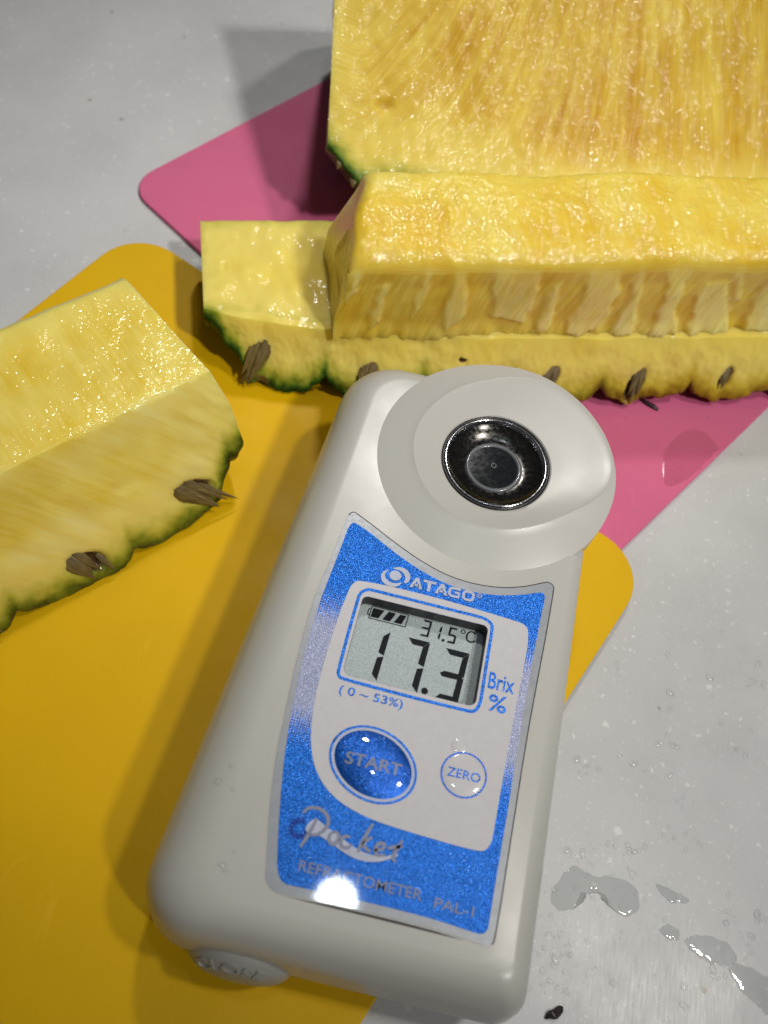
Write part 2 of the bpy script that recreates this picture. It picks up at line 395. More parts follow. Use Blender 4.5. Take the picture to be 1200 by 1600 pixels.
# ================================================================ the setting
def slab(name, outline, z0, z1, mat, parent=None, edge=0.35):
    """thin sheet with rounded rim"""
    cx = sum(p[0] for p in outline)/len(outline); cy = sum(p[1] for p in outline)/len(outline)
    lv = [(z0, edge*0.6), (z0 + edge*0.5, 0), (z1 - edge*0.7, 0), (z1 - edge*0.2, edge*0.35), (z1, edge)]
    V, F = [], []; n = len(outline)
    for z, ins in lv:
        for i, p in enumerate(outline):
            a, b = outline[i - 1], outline[(i + 1) % n]
            dx, dy = b[0]-a[0], b[1]-a[1]; l = math.hypot(dx, dy) or 1
            V.append((p[0] - dy/l*ins*ORI, p[1] + dx/l*ins*ORI, z))
    for j in range(len(lv) - 1):
        for i in range(n): F.append((j*n + i, j*n + (i+1) % n, (j+1)*n + (i+1) % n, (j+1)*n + i))
    F.append(tuple(range((len(lv)-1)*n, len(lv)*n))); F.append(tuple(range(n))[::-1])
    return fix_normals(build(name, V, F, mat, parent, smooth=False, origin=(cx, cy, z0)))
ORI = 1
g = build('counter_top', [(-700, -500, 0), (800, -500, 0), (800, 900, 0), (-700, 900, 0), (-700, -500, -30), (800, -500, -30), (800, 900, -30), (-700, 900, -30)],
          [(0, 1, 2, 3), (0, 4, 5, 1), (1, 5, 6, 2), (2, 6, 7, 3), (3, 7, 4, 0), (7, 6, 5, 4)], M['counter'], smooth=False)
tag(g, 'pale grey speckled stone counter under the boards', kind='structure')

def board(name, corner, ang, wid, leng, rad, z0, z1, mat, label):
    u = (math.cos(ang), math.sin(ang)); v = (math.sin(ang), -math.cos(ang))     # u along, v across to the right
    P = lambda a, b: (corner[0] + u[0]*a + v[0]*b, corner[1] + u[1]*a + v[1]*b)
    o = slab(name, rounded([P(0, 0), P(0, wid), P(leng, wid), P(leng, 0)], [rad]*4, 8), z0, z1, mat)
    return tag(o, label, 'cutting board')
# yellow: far edge from (-75,163) to (57,101); runs towards the viewer
ya = math.atan2(0.918, 0.397)
yu = (math.cos(ya), math.sin(ya))
YL = 235
board('cutting_board', (-75.5 - yu[0]*YL, 163.5 - yu[1]*YL, 0), ya, 146.5, YL, 11.5, 1.35, 2.7, M['yellow'], 'thin yellow plastic cutting board lying on top, under the meter')
pa = math.atan2(0.835, 0.55)
board('cutting_board', (-83.5, 178.5, 0), pa, 152, 240, 8, 0.02, 1.25, M['pink'], 'thin pink plastic cutting board lying beneath the yellow one')

# ================================================================ pineapple
def set_attr(me, cut, fib):
    a = me.color_attributes.new('cut', 'FLOAT_COLOR', 'POINT')
    a.data.foreach_set('color', [x for c in cut for x in (*c, 1.0)])
    f = me.attributes.new('fib', 'FLOAT_VECTOR', 'POINT')
    f.data.foreach_set('vector', [x for c in fib for x in c])
def nz(a, b, c, s): return noise.noise(Vector((a*s, b*s, c*s)))
def frame(ang, o=(0, 0)):
    c, s = math.cos(ang), math.sin(ang)
    return lambda a, b, z: (o[0] + a*c - b*s, o[1] + a*s + b*c, z)
def loft(name, stations, loopf, tow, mat, parent, endf=None):
    """stations: list of u; loopf(u)-> list of (u,p,z,rd,ripe,eye,fibu,fibv); caps both ends"""
    V, C, B, F = [], [], [], []; n = None
    for u in stations:
        lp = loopf(u); n = len(lp)
        for (uu, p, z, rd, ripe, eye, fu, fv) in lp:
            V.append(tow(uu, p, z)); C.append((max(0, min(1, rd/40)), ripe, eye)); B.append((fu, fv, 0))
    for j in range(len(stations) - 1):
        for i in range(n):
            k = (i + 1) % n; F.append((j*n + i, j*n + k, (j+1)*n + k, (j+1)*n + i))
    for base in (0, (len(stations) - 1)*n):                      # end caps with two inner rings
        ring = list(range(base, base + n)); cen = Vector((0, 0, 0))
        for i in ring: cen += Vector(V[i])
        cen /= n; prev = ring
        for f in (0.85, 0.5):
            new = []
            for q, i in enumerate(ring):
                V.append(tuple(cen.lerp(Vector(V[i]), f))); c = C[i]; C.append((min(1, c[0] + (1-f)*0.35), c[1], c[2]*f)); B.append((B[i][0], B[i][1] + (1-f)*10, 0)); new.append(len(V) - 1)
            for i in range(n): F.append((prev[i], prev[(i+1) % n], new[(i+1) % n], new[i]))
            prev = new
        F.append(tuple(prev))
    o = build(name, V, F, mat, parent, smooth=True, flat_angle=None)
    set_attr(o.data, C, B); fix_normals(o)
    bm = bmesh.new(); bm.from_mesh(o.data)
    for e in bm.edges:
        if len(e.link_faces) == 2 and e.calc_face_angle(0) > R(48): e.smooth = False
    bm.to_mesh(o.data); bm.free()
    return o
def lin(a, b, n, pw=1.0, end=False):
    return [(a[0] + (b[0]-a[0])*t, a[1] + (b[1]-a[1])*t) for t in ((1 - (1 - i/n)**pw) for i in range(n + (1 if end else 0)))]
def beads(name, pts, rmin, rmax, parent, mat, seed=1, flat=0.55):
    rnd = random.Random(seed); V, F = [], []; rings = 3; n = 7
    for p in pts:
        r = rmin + (rmax - rmin)*rnd.random()**2.2; ex = 1 + rnd.random()*0.5; th = rnd.random()*3.14; ct, st = math.cos(th), math.sin(th); k = len(V)
        for j in range(rings):
            a = (math.pi/2)*j/rings
            for i in range(n):
                t = 2*math.pi*i/n; x, y = r*math.cos(a)*math.cos(t)*ex, r*math.cos(a)*math.sin(t)
                V.append((p[0] + x*ct - y*st, p[1] + x*st + y*ct, p[2] + r*flat*math.sin(a)))
        V.append((p[0], p[1], p[2] + r*flat))
        for j in range(rings - 1):
            for i in range(n): F.append((k + j*n + i, k + j*n + (i+1) % n, k + (j+1)*n + (i+1) % n, k + (j+1)*n + i))
        for i in range(n): F.append((k + (rings-1)*n + i, k + (rings-1)*n + (i+1) % n, k + rings*n))
    o = build(name, V, F, mat, parent, smooth=True)
    o['kind'] = 'stuff'
    return o
def bract(parent, base, tip, width, lift=(0, 0, 0.6), curl=0.0, seed=0):
    """one dry pointed husk leaf: a ridged, folded blade from base to tip"""
    a, b = Vector(base), Vector(tip); d = (b - a); L = d.length; d.normalize()
    up = Vector(lift).normalized(); side = d.cross(up).normalized(); rnd = random.Random(seed)
    V, F = [], []; n, m = 10, 8
    for i in range(n + 1):
        t = i/n; wv = width*(0.45 + 0.55*math.sin(min(1, t*2.6)*1.57))*(1 - t**1.4)**1.1 + 0.10
        c = a + d*(L*t) + up*(curl*math.sin(t*3.0) + 0.25)
        for j in range(m + 1):
            s = j/m*2 - 1
            fold = (1 - s*s)*wv*0.16 + 0.07*math.sin(j*2.4 + seed)*(1 - t)
            V.append(tuple(c + side*(s*wv/2) + up*(fold + rnd.uniform(-0.05, 0.05))))
        for j in range(m + 1):
            s = j/m*2 - 1
            V.append(tuple(c + side*(s*wv/2*0.96) + up*((1 - s*s)*wv*0.16 - 0.2)))
    q = 2*(m + 1)
    for i in range(n):
        for j in range(m):
            F.append((i*q + j, i*q + j+1, (i+1)*q + j+1, (i+1)*q + j))
            F.append((i*q + m+1 + j, (i+1)*q + m+1 + j, (i+1)*q + m+2 + j, i*q + m+2 + j))
        F.append((i*q, (i+1)*q, (i+1)*q + m+1, i*q + m+1)); F.append((i*q + m, i*q + 2*m+1, (i+1)*q + 2*m+1, (i+1)*q + m))
    o = fix_normals(build('bract', V, F, M['bract'], parent))
    f = o.data.attributes.new('fib', 'FLOAT_VECTOR', 'POINT')
    f.data.foreach_set('vector', [x for i in range(n + 1) for half in (0, 1) for j in range(m + 1) for x in (j/m*width*0.9 + seed, i/n*L*0.22, half*3.0)])
    return o

# ---- near-left chunk: flat wet top, sloping front cut down to a scalloped green rim
LA = R(49); ltow = lambda a, t, z: (a*math.cos(LA) + t*math.sin(LA), a*math.sin(LA) - t*math.cos(LA), z)
Lroot = empty('pineapple_chunk', (*ltow(20, -105, 0)[:2], 2.7))
tag(Lroot, 'pale pineapple chunk with wet sparkling top, alone on the yellow board', 'pineapple', 'cut pineapple pieces')
Ledge = [(-35, 3.2), (-22, 3.6), (-16, 5.6), (-12, 3.4), (-2, 3.0), (2, 3.6), (4.6, 6.6), (6.5, 4.6), (10, 3.6), (16, 3.3), (21, 3.2), (23.5, 3.2), (26, 3.4), (28, 4.6), (29.3, 6.2), (31, 4.6), (35, 3.6), (42, 4.4), (47, 5.4), (49.5, 6.2), (50.8, 8.6), (52, 10.6), (53.2, 11.9), (54.4, 13.6), (55.6, 13.4), (58, 15.4)]
Leyes = [(44.8, 10.4, 4.6, 2.8, 1.9), (20.0, 7.8, 3.8, 2.8, 1.8), (31.5, 19.0, 3.2, 1.3, -0.5), (-4, 9, 4.0, 2.8, 1.8)]
def Lloop(s):
    out = []
    def pt(p, z, typ):
        e = 53.0 + 2.0*(p + 127)/28.5*sstep(12, 26, z) + 5.2*max(0, min(1, (32.2 - z)/20)) - 0.9*max(0, (p + 112)/14)*0
        u = -35 + s*(e + 35)
        return u
    for p, z in lin((-127.5, 32.2), (-99.3, 32.2), 40):
        u = pt(p, z, 0); dz = 0.5*nz(u, p, 3, 0.09) + 0.25*nz(u, p, 9, 0.3)
        ed = 0.9*sstep(-126.0, -127.5, p)
        out.append((u, p, z + dz - ed, 9 + min(22, (p + 127.5)*0.9) - 6*sstep(50, 54, u) + 3*nz(u, p, 1, 0.05), 0, 0, u, p))
    top = (-98.6, 31.8)
    for i in range(46):
        t = 1 - (1 - i/45)**1.8
        # front plane t = -98.5 + (32-z)*13.5/28
        zz0 = 31.8; u = pt(-98, zz0 + (4 - zz0)*t, 1); ze = interp(Ledge, u)
        z = zz0 + (ze - zz0)*t; u = pt(-98, z, 1)
        p = -98.6 + (31.8 - z)*13.0/28
        dist = (z - ze)*1.1
        dist = min(dist, max(0.0, (u + 35) * 0 + dist))
        dist = min(dist, 0.2 + max(0, (58.6 - 0.30*max(0, z - 15)*0 - u))*0.9 + max(0, z - 15)*0.9)
        eye = 0; dep = 0
        for (eu, ez, ru, rz, d) in Leyes:
            q = ((u - eu - (z - ez)*-0.55)/ru)**2 + ((z - ez)/rz)**2
            if q < 1.6: eye = max(eye, max(0, 1.25 - q)*(d > 0)); dep = max(dep, abs(d)*max(0, 1 - q)**0.7)
        rough = 0.4*nz(u, z, 5, 0.25) + 0.6*nz(u, z, 8, 0.08) + 0.22*nz(u + 0.9*z, z*0.3, 2, 0.7)
        out.append((u, p - dep*0.9 + rough*min(1, t*4), z - dep*0.4, dist, 0.12, eye if eye else -min(0.8, 1.9*max(0, nz(u*0.5 - 0.5*z, z*0.7, 3, 0.13)))*sstep(6, 12, dist), (u + 0.9*z)*0.75, z*1.4))
    u0 = out[-1][0]; ze = out[-1][2]; pe = out[-1][1]
    for k in range(1, 9):                                           # green skin curving under
        t = k/8; p = pe + 0.5*math.sin(t*3.1) - t*t*14; z = max(2.72, ze - 1.2*math.sin(t*1.57) - (ze - 3)*t*0.9)
        out.append((u0, p, z, 0.0, 0.15, 0, u0, p))
    for p, z in ((-108, 2.74), (-118, 4.5), (-124, 10), (-127.5, 20)):
        out.append((pt(p, z, 3), p, z, 1.0 if z < 15 else 6, 0, 0, s*90, p))
    return out
st = [i/110*0.9 for i in range(110)] + [0.9 + 0.1*i/40 for i in range(41)]
loft('flesh', st, Lloop, ltow, M['flesh_l'], Lroot)
rnd = random.Random(3); pts = []
for i in range(1300):
    u = rnd.uniform(-12, 52); p = rnd.uniform(-126, -100); pts.append(ltow(u, p, 32.2 + 0.5*nz(u, p, 3, 0.09) + 0.25*nz(u, p, 9, 0.3) - 0.05))
def lfront(u, z, off=0.0):
    return Vector(ltow(u, -98.6 + (31.8 - z)*13.0/28 + off, z))
for e, (eu, ez, tu, tz) in enumerate([(40.5, 13.4, 52.0, 4.8), (16.8, 10.4, 23.5, 4.2), (-7, 12, 0, 4)]):
    for k, (du, dzz, tdu, tdz, wd) in enumerate([(0.6, 0, -3.6, 0.2, 5.8), (1.2, 1.2, -1.6, 1.0, 2.6), (5.4, -2.2, 0.6, 0.2, 1.5)]):
        bract(Lroot, lfront(eu + du, ez + dzz, -1.3 + 0.35*k), lfront(tu + tdu, tz + tdz, 0.2 + 0.2*k), wd, (math.sin(LA), -math.cos(LA), 0.55), 0.3, 31*e + k)

# ---- middle piece: thin rind slab with a thick flesh block still standing on its right part
BA = R(19); btow = frame(BA)
Broot = empty('pineapple_wedge', (*btow(60, 145, 0)[:2], 2.7))
tag(Broot, 'pineapple wedge with flesh cut back to a bare ledge at its left end', 'pineapple', 'cut pineapple pieces')
Bedge = [(-3, 16.6), (-1, 16.0), (0.8, 14.6), (1.6, 12.6), (2.4, 11.6), (4.2, 11.0), (5.2, 9.2), (6.2, 7.0), (7.2, 4.6), (9, 5.2), (11, 4.4), (15, 3.6), (19, 4.4), (22.2, 6.4), (23.5, 8.2), (24.6, 6.2), (27, 4.6), (30.4, 3.4), (31.8, 2.9), (33.2, 4.4), (38, 3.6), (43, 5.0), (46, 8.0), (47.2, 5.8), (54, 3.6), (60, 4.0), (65, 6.4), (66.4, 7.8), (68, 5.4), (71, 4.4), (73.4, 3.0), (75, 4.6), (80, 3.6), (85, 5.0), (87.6, 7.4), (89.4, 5.2), (92.4, 4.2), (94.4, 2.9), (96.2, 3.4), (98, 4.6), (103, 4.4), (108, 6.2), (109.5, 7.8), (111.2, 5.2), (114.4, 4.4), (117, 3.0), (118.6, 4.0), (124, 4.0), (130, 6.0), (132, 7.4), (134, 4.6), (155, 3.4)]
Beyes = [(8.4, 9.6, 2.6, 3.2, 1.7), (32.6, 8.2, 2.2, 3.8, 1.7), (74.8, 9.0, 2.2, 3.0, 1.6), (95.8, 7.2, 2.0, 4.0, 1.8), (118.3, 8.4, 1.6, 2.8, 1.5), (54, 13, 1.2, 0.8, 0.9), (5.0, 30, .1, .1, 0)]
def bfront(u): return 129.8 + 10.4*math.exp(-(u + 2)/30) + 0.5*nz(u, 3, 3, 0.2)
def Bslab(u):
    out = []; vf = bfront(u); ripe = sstep(34, 120, u)*0.62; ztop = 18.2
    for p, z in lin((166.3, ztop), (vf + 0.6, ztop), 30):
        dz = 0.5*nz(u, p, 2, 0.12) + 0.22*nz(u, p, 7, 0.4)
        for cx, cy, cr, ch in ((9, 150, 5, 0.7), (2.5, 152, 1.0, -0.8), (18, 144, 4, 0.6), (20, 158, 5, -0.5), (14, 156, 4, 0.5)):
            q = ((u - cx)**2 + (p - cy)**2)/cr**2
            if q < 1: dz += ch*(1 - q)**2
        fr = min(min(p - vf, 166.3 - p)*0.9, (u + 4)*1.2)
        out.append((u, p, z + dz - 0.5*sstep(165.3, 166.3, p), 4.6 + min(13, fr*0.75), ripe*0.4, 0.42*max(0, 1 - ((u - 2.6)**2 + (p - 152)**2)/0.9), u, p))
    ze = interp(Bedge, u) + 0.5*nz(u, 1, 2, 0.6)*0.7 + (0.25*max(0, nz(u, 4, 2, 1.4)))
    ze = max(2.85, ze)
    for i in range(40):
        t = 1 - (1 - i/39)**1.7; z = ztop - 0.3 + (ze - ztop + 0.3)*t
        p = vf - (ztop - z)*0.52
        eye = dep = 0
        for (eu, ez, ru, rz, d) in Beyes:
            q = ((u - eu - (z - ez)*0.35)/ru)**2 + ((z - ez)/rz)**2
            if q < 1.6: eye = max(eye, max(0, 1.25 - q)); dep = max(dep, d*max(0, 1 - q)**0.7)
        eye = max(eye, 0.40*sstep(3.5, 0.5, z - ze)*max(0, nz(u, z*0.4, 11, 0.22))*2.2)
        out.append((u, p + dep + (0.45*nz(u, z, 4, 0.3) + 0.5*nz(u, z, 6, 0.1) + 0.28*nz(u, z, 2, 0.9))*min(1, t*4), z - dep*0.3, (z - ze)*1.05 + 0.2 + 0.5*ripe, ripe, eye, u*0.5, z*2.0))
    pe, zz = out[-1][1], out[-1][2]
    for k in range(1, 9):
        t = k/8
        out.append((u, pe - 0.5*math.sin(t*3.1) + t*t*16, max(2.72, zz - 1.2*math.sin(t*1.57) - (zz - 3)*t*0.9), 0.0, ripe, 0, u, 0))
    for p, z in ((150, 2.74), (160, 4), (165, 8), (166.3, 13)): out.append((u, p, z, 1.5, ripe, 0, u, p))
    return out
st = [-2.4 + 0.28*i for i in range(110)] + [28.5 + 0.42*i for i in range(300)]
loft('rind_slab', st, Bslab, btow, M['flesh_slab'], Broot)
STRIPS = [[(56.8, 40.2), (66.0, 40.2), (67.6, 30.8), (66.3, 21.5), (59.2, 23.1), (56.8, 32.7)],
 [(76.7, 40.6), (82.7, 40.6), (85.4, 30.5), (85.0, 24.3), (83.4, 19.4), (80.0, 17.2), (76.5, 18.6), (77.4, 30.4)],
 [(87.6, 38.0), (88.8, 38.0), (90.6, 29.5), (93.2, 18.1), (87.6, 17.8), (88.0, 29.0)],
 [(93.8, 40.5), (98.6, 40.4), (99.7, 36.0), (99.6, 28.8), (103.6, 18.0), (96.6, 17.6), (96.4, 26.5)],
 [(103.9, 33.3), (108.6, 34.2), (113.0, 26.2), (116.5, 17.4), (106.4, 17.6), (104.2, 26)],
 [(109.5, 37.7), (111.0, 37.7), (115.2, 27.4), (113.5, 27.0)],
 [(118.0, 36.1), (122.4, 36.1), (129.3, 17.6), (120.2, 17.9), (118.6, 26)],
 [(27.6, 37.4), (29.4, 37.6), (28.4, 31.4), (26.6, 28.4), (26.9, 32)],
 [(42.4, 39.6), (44.0, 39.6), (42.8, 28.9), (41.0, 23.6), (41.2, 30.6)],
 [(48.5, 38.5), (50.5, 38.5), (52.5, 24), (49, 20), (47.8, 28)], [(70.0, 33), (71.5, 34), (72.5, 20), (69.5, 18.4)], [(33.2, 33), (35.0, 34), (34.6, 22.5), (32.0, 20.6)]]
def strip_at(u, z):
    """signed depth inside the nearest pale fibre bundle, mm"""
    best = -9.0
    for S in STRIPS:
        if not (S[0][0] - 14 < u < S[0][0] + 16): continue
        ins = False; dmin = 99
        for i in range(len(S)):
            (x1, y1), (x2, y2) = S[i - 1], S[i]
            if (y1 > z) != (y2 > z) and u < (x2 - x1)*(z - y1)/(y2 - y1) + x1: ins = not ins
            dx, dy = x2 - x1, y2 - y1; t = max(0, min(1, ((u - x1)*dx + (z - y1)*dy)/(dx*dx + dy*dy)))
            dmin = min(dmin, math.hypot(u - x1 - t*dx, z - y1 - t*dy))
        best = max(best, dmin if ins else -dmin)
    return best
def Bblock(s):
    out = []
    zt, zb, vf, vb = 42.0, 17.4, 132.2, 157.4
    def u_of(p, z):
        e = 25.0 + 1.6*(z - zb)/(zt - zb) + 5.0*sstep(zb, zt, z)*sstep(vf, vb, p) + 1.1*nz(p, z, 3, 0.12)
        return e + s*(150 - e)
    rnd_end = 2.6*(1 - math.sqrt(max(0, 1 - (1 - min(1, s/0.026))**2)))
    for p, z in lin((vb, zt), (vf + 0.15, zt), 64):
        u = u_of(p, z); dz = 1.3*nz(u, p, 4, 0.05) + 0.4*nz(u, p, 1, 0.25) + 0.18*nz(u, p, 6, 0.8)
        q = min(1, (p - vf)/5.0); dz -= 4.2*(1 - math.sqrt(max(0, 1 - (1 - q)**2))) + 0.9*sstep(vf + 14, vf + 2, p)
        q = min(1, (vb - p)/4.0); dz -= 3.0*(1 - math.sqrt(max(0, 1 - (1 - q)**2))) + rnd_end
        pale = max(0, nz(u*0.6, p*1.4, 12, 0.16))
        for cx, cy, ru_, rp_ in ((85.5, 142, 5.5, 0.9), (100, 142.5, 4.5, 0.8), (112, 143, 5, 0.8), (62, 148, 4, 0.7)):
            pale = max(pale, 1.2*max(0, 1 - ((u - cx - (p - cy)*1.5)/ru_)**2 - ((p - cy)/rp_)**2))
        out.append((u, p, z + dz, max(9.2, 10 + (vb - p)*0.55 + 10*sstep(30, 95, u) - pale*11 + 4*nz(u, p, 2, 0.07)), 0, 0, u*0.6, p))
    for i in range(60):
        t = i/59; z = zt - 5.0 + 0.8*nz(s*120, 0, 4, 0.08) + (zb - zt + 5.0)*t; p = vf - 0.5*math.sin(t*3.1) + 0.9*nz(s*120, z*0.3, 2, 0.06)*min(1, t*3)
        u = u_of(p, z)
        sd = strip_at(u + 0.9*nz(u*0.3, z*0.25, 3, 1.0) + 0.3*nz(u, z*0.5, 9, 1.1), z + 0.7*nz(u*1.2, z*0.1, 8, 1.0))
        inside = sstep(-0.7, 0.8, sd)
        torn = 0.45*nz(u*0.9 - 0.3*z, z*0.10, 4, 1.0) + 0.18*nz(u*2.2 - 0.7*z, z*0.3, 7, 1.0)
        rel = 0.5*min(1, t*5) + torn*min(1, t*6) - 1.5*sstep(0.72, 1.0, t)*(0.6 + 0.6*nz(u, 0, 3, 0.35)) - 0.55*inside*min(1, t*5) - 0.55*inside*sstep(27, 18.5, z)
        rd = 16 + 12*sstep(30, 95, u)*(1 - 0.5*t) + 7*nz(u - 0.3*z, z*0.1, 5, 0.16) - 6*t
        rd += 3*(1 - inside); pf = -inside*(0.85 - 0.45*sstep(22, 40, z) + 0.3*nz(u*1.1, z*0.1, 2, 1.0))
        out.append((u, p + rel, z, max(9.0, rd), 0, min(0, pf), u*0.55 - 0.1*z, z*0.8))
    for p, z in ((140, zb), (150, zb), (vb - 1, zb), (vb, 24), (vb, 34)): out.append((u_of(p, z), p, z, 10, 0, 0, s*100, p))
    return out
st = [0.05*(i/40)**1.6 for i in range(40)] + [0.05 + 0.72*i/270 for i in range(270)] + [0.77 + 0.23*i/30 for i in range(31)]
loft('flesh_block', st, Bblock, btow, M['flesh_b'], Broot)
rnd = random.Random(5); pts = []
for i in range(1900):
    s = rnd.random()**1.3; u = 31 + s*110; p = rnd.uniform(135, 156.5)
    pts.append(btow(u, p, 41.95 + 0.9*nz(u, p, 4, 0.06) + 0.35*nz(u, p, 1, 0.3)))
def bfr(u, z, off=0): return Vector(btow(u, bfront(u) - (18.2 - z)*0.52 + off, z))
for e, (eu, ez, tu, tz, wd, nb) in enumerate([(10.2, 13.4, 6.0, 4.4, 5.4, 4), (33.4, 12.0, 31.6, 3.6, 4.4, 3), (75.6, 11.8, 73.6, 5.4, 3.6, 3), (96.8, 11.4, 95.2, 3.4, 3.0, 3), (118.8, 11.0, 117.4, 6.4, 2.2, 2)]):
    for k in range(nb):
        off = (0, -1, 1, 0.4)[k]
        bract(Broot, bfr(eu + off*wd*0.22, ez + (0, -0.8, -0.6, 0.3)[k], 1.2 - 0.3*k), bfr(tu + off*0.9, tz + (0, 2.0, 1.4, 0.2)[k], -0.2 - 0.2*k), wd*(1, 0.6, 0.55, 0.35)[k], (math.sin(BA), -math.cos(BA), 0.5), 0.3, 57*e + k)
bract(Broot, bfr(6.8, 6.6, -0.2), Vector(btow(4.6, 131.0, 3.2)), 1.4, (0.3, -0.7, 0.6), 0.5, 99)

# ---- far quarter: a long streaked cut face leaning back, skin below
Aroot = empty('pineapple_quarter', (*btow(90, 220, 0)[:2], 1.25))
tag(Aroot, 'long pineapple quarter with streaked cut face, farthest back', 'pineapple', 'cut pineapple pieces')
AX, AZ, AR = 221.0, 59.0, 55.0
def Aloop(u):
    out = []; R0 = AR - 3.4 + 9.5*sstep(26.5, 37, u) + 5*sstep(34, 90, u); fa = math.atan2(31, 45)
    dv, dz = -math.cos(fa), -math.sin(fa)
    r_e = R0 + 0.8*abs(math.cos(math.pi*(u - 33)/21))**0.6 - 0.3
    nrm = (-math.sin(fa), math.cos(fa))
    for i in range(80):
        t = i/79; r = r_e*t
        d = 0.7*nz(u, r, 3, 0.07) + 0.25*nz(u, r, 8, 0.35) - 0.8*sstep(0.985, 1.0, t)
        q = ((u - 40 - (r - 42)*0.3)/3.0)**2 + ((r - 43)/1.6)**2
        if q < 1: d -= 1.0*(1 - q)
        lean = 1.25*sstep(125, 25, u)
        rd = (r_e - r)*1.0 + 0.3
        core = 1 - sstep(2, 16, r)
        band = sstep(8, 22, r)*(1 - 0.75*sstep(R0*0.62, R0*0.9, r))
        rdc = min(rd, 5.0 + 22*band*(0.35 + 0.65*sstep(32, 120, u)) + 3*nz(u, r, 5, 0.08))
        rdc = max(min(rd, 8.6), min(rdc, 8.6 + max(0, u - 28.2)*0.5))
        ue = u + (0.085*(r_e - r) - 1.2)*(1 - sstep(28, 70, u))
        out.append((ue, AX + dv*r + nrm[0]*d, AZ + dz*r + nrm[1]*d, rdc, 0, 0, u - lean*(r_e - r), r))
    for k in range(1, 40):
        a = math.pi + fa + (math.pi/2)*k/40
        hexb = abs(math.cos(math.pi*(u - 33)/21 + (k//6 % 2)*1.57))**0.6*abs(math.sin(k*0.52))**0.5
        r = R0 + 1.6*hexb - 1.2
        ue = u + (-1.2 + 9*sstep(0, 30, k))*(1 - sstep(28, 70, u))
        out.append((ue, AX + math.cos(a)*r, max(1.3, AZ + math.sin(a)*r), 0.2 + 0.8*(1 - hexb), 0.25, 0, u, k))
    b = math.pi + fa + math.pi/2
    for i in range(1, 12):
        r = R0*(1 - i/12); out.append((u + (8 - i*0.25)*(1 - sstep(28, 70, u)), AX + math.cos(b)*r, AZ + math.sin(b)*r, 5 + i*2, 0, 0, u, r))
    return out
st = [28.2 + 0.3*i for i in range(40)] + [40.2 + 0.6*i for i in range(185)]
loft('flesh', st, Aloop, btow, M['flesh_a'], Aroot)
for k, (u, rr_, du, drr, wd) in enumerate([(30.2, 53.6, -1.0, 1.5, 2.4), (33.0, 57.6, -0.4, 1.6, 2.2)]):
    fa_ = math.atan2(31, 45)
    bract(Aroot, btow(u, AX - math.cos(fa_)*rr_ - 0.5, AZ - math.sin(fa_)*rr_ - 1.8), btow(u + du, AX - math.cos(fa_)*(rr_ + drr) - 0.8, AZ - math.sin(fa_)*(rr_ + drr) - 2.4), wd, (0.2, -0.8, 0.6), 0.3, 200 + k)
rnd = random.Random(9); pts = []
fa = math.atan2(31, 45)
for i in range(800):
    u = rnd.uniform(29, 140); r = AR*(1 - rnd.random()**1.5*0.8)
    d = 0.7*nz(u, r, 3, 0.07) + 0.25*nz(u, r, 8, 0.35)
    pts.append(btow(u, AX - math.cos(fa)*r - math.sin(fa)*d, AZ - math.sin(fa)*r + math.cos(fa)*d - 0.02))

# ================================================================ pocket refractometer
Z0, ZT = 2.7, 29.5
D = empty('pocket_refractometer', (10, 61, Z0))
tag(D, 'off-white pocket digital refractometer with blue label and round sample well', 'refractometer')
def hull(z, k, shrink=0.0):
    NL, NR, FR, FL = (-23.2, 11.0), (38.6, 11.0), (39.4, 124.2), (-13.4, 123.2)
    il, il2, ir, inr, ifr = 10.4*k, 6.9*k, 4.6*k, 6.6*k, 6.0*k
    q = [(NL[0] + il, NL[1] + inr), (NR[0] - ir, NR[1] + inr), (FR[0] - ir, FR[1] - ifr), (FL[0] + il2, FL[1] - ifr)]
    rr = [9.5 - 4*k, 3.8 - 1.4*k, 9 - 4*k, 10.5 - 4*k]
    return [(x, y, z) for x, y in rounded(q, rr, 10, 14)]
levels = [(Z0, 0.95), (Z0 + 0.8, 0.62), (Z0 + 2.6, 0.32), (Z0 + 5.5, 0.12), (Z0 + 9, 0.02), (Z0 + 12, 0.0), (Z0 + 15, 0.015), (Z0 + 18, 0.07)]
for i in range(1, 11):
    a = math.pi/2*i/10; levels.append((Z0 + 18 + 8.8*math.sin(a), 0.07 + 0.93*(1 - math.cos(a))))
V, F = [], []; n = None
for z, k in levels:
    h = hull(z, k); n = len(h); V += h
for j in range(len(levels) - 1):
    for i in range(n): F.append((j*n + i, j*n + (i+1) % n, (j+1)*n + (i+1) % n, (j+1)*n + i))
F.append(tuple(range(n))[::-1])
# top cap: two rings then a field with openings for display and sample well
LCDR = rounded([(0.15, 69.75), (22.35, 69.75), (22.4, 55.0), (-0.2, 55.0)], [1.0, 1.0, 1.3, 1.3], 5)
WX, WY, WR = 18.5, 103.3, 23.0
bm = bmesh.new()
vs = [bm.verts.new(v) for v in V]
for f in F: bm.faces.new([vs[i] for i in f])
edges = [bm.edges.get((vs[(len(levels)-1)*n + i], vs[(len(levels)-1)*n + (i+1) % n])) for i in range(n)]
hole = [bm.verts.new((x, y, ZT)) for x, y in LCDR]
edges += [bm.edges.new((hole[i - 1], hole[i])) for i in range(len(hole))]
hole = [bm.verts.new((18.5 + 15.5*math.cos(2*math.pi*i/48), 103.3 + 15.5*math.sin(2*math.pi*i/48), ZT)) for i in range(48)]
edges += [bm.edges.new((hole[i - 1], hole[i])) for i in range(48)]
r = bmesh.ops.triangle_fill(bm, edges=edges, use_beauty=True)
bmesh.ops.recalc_face_normals(bm, faces=bm.faces)
bm.verts.index_update()
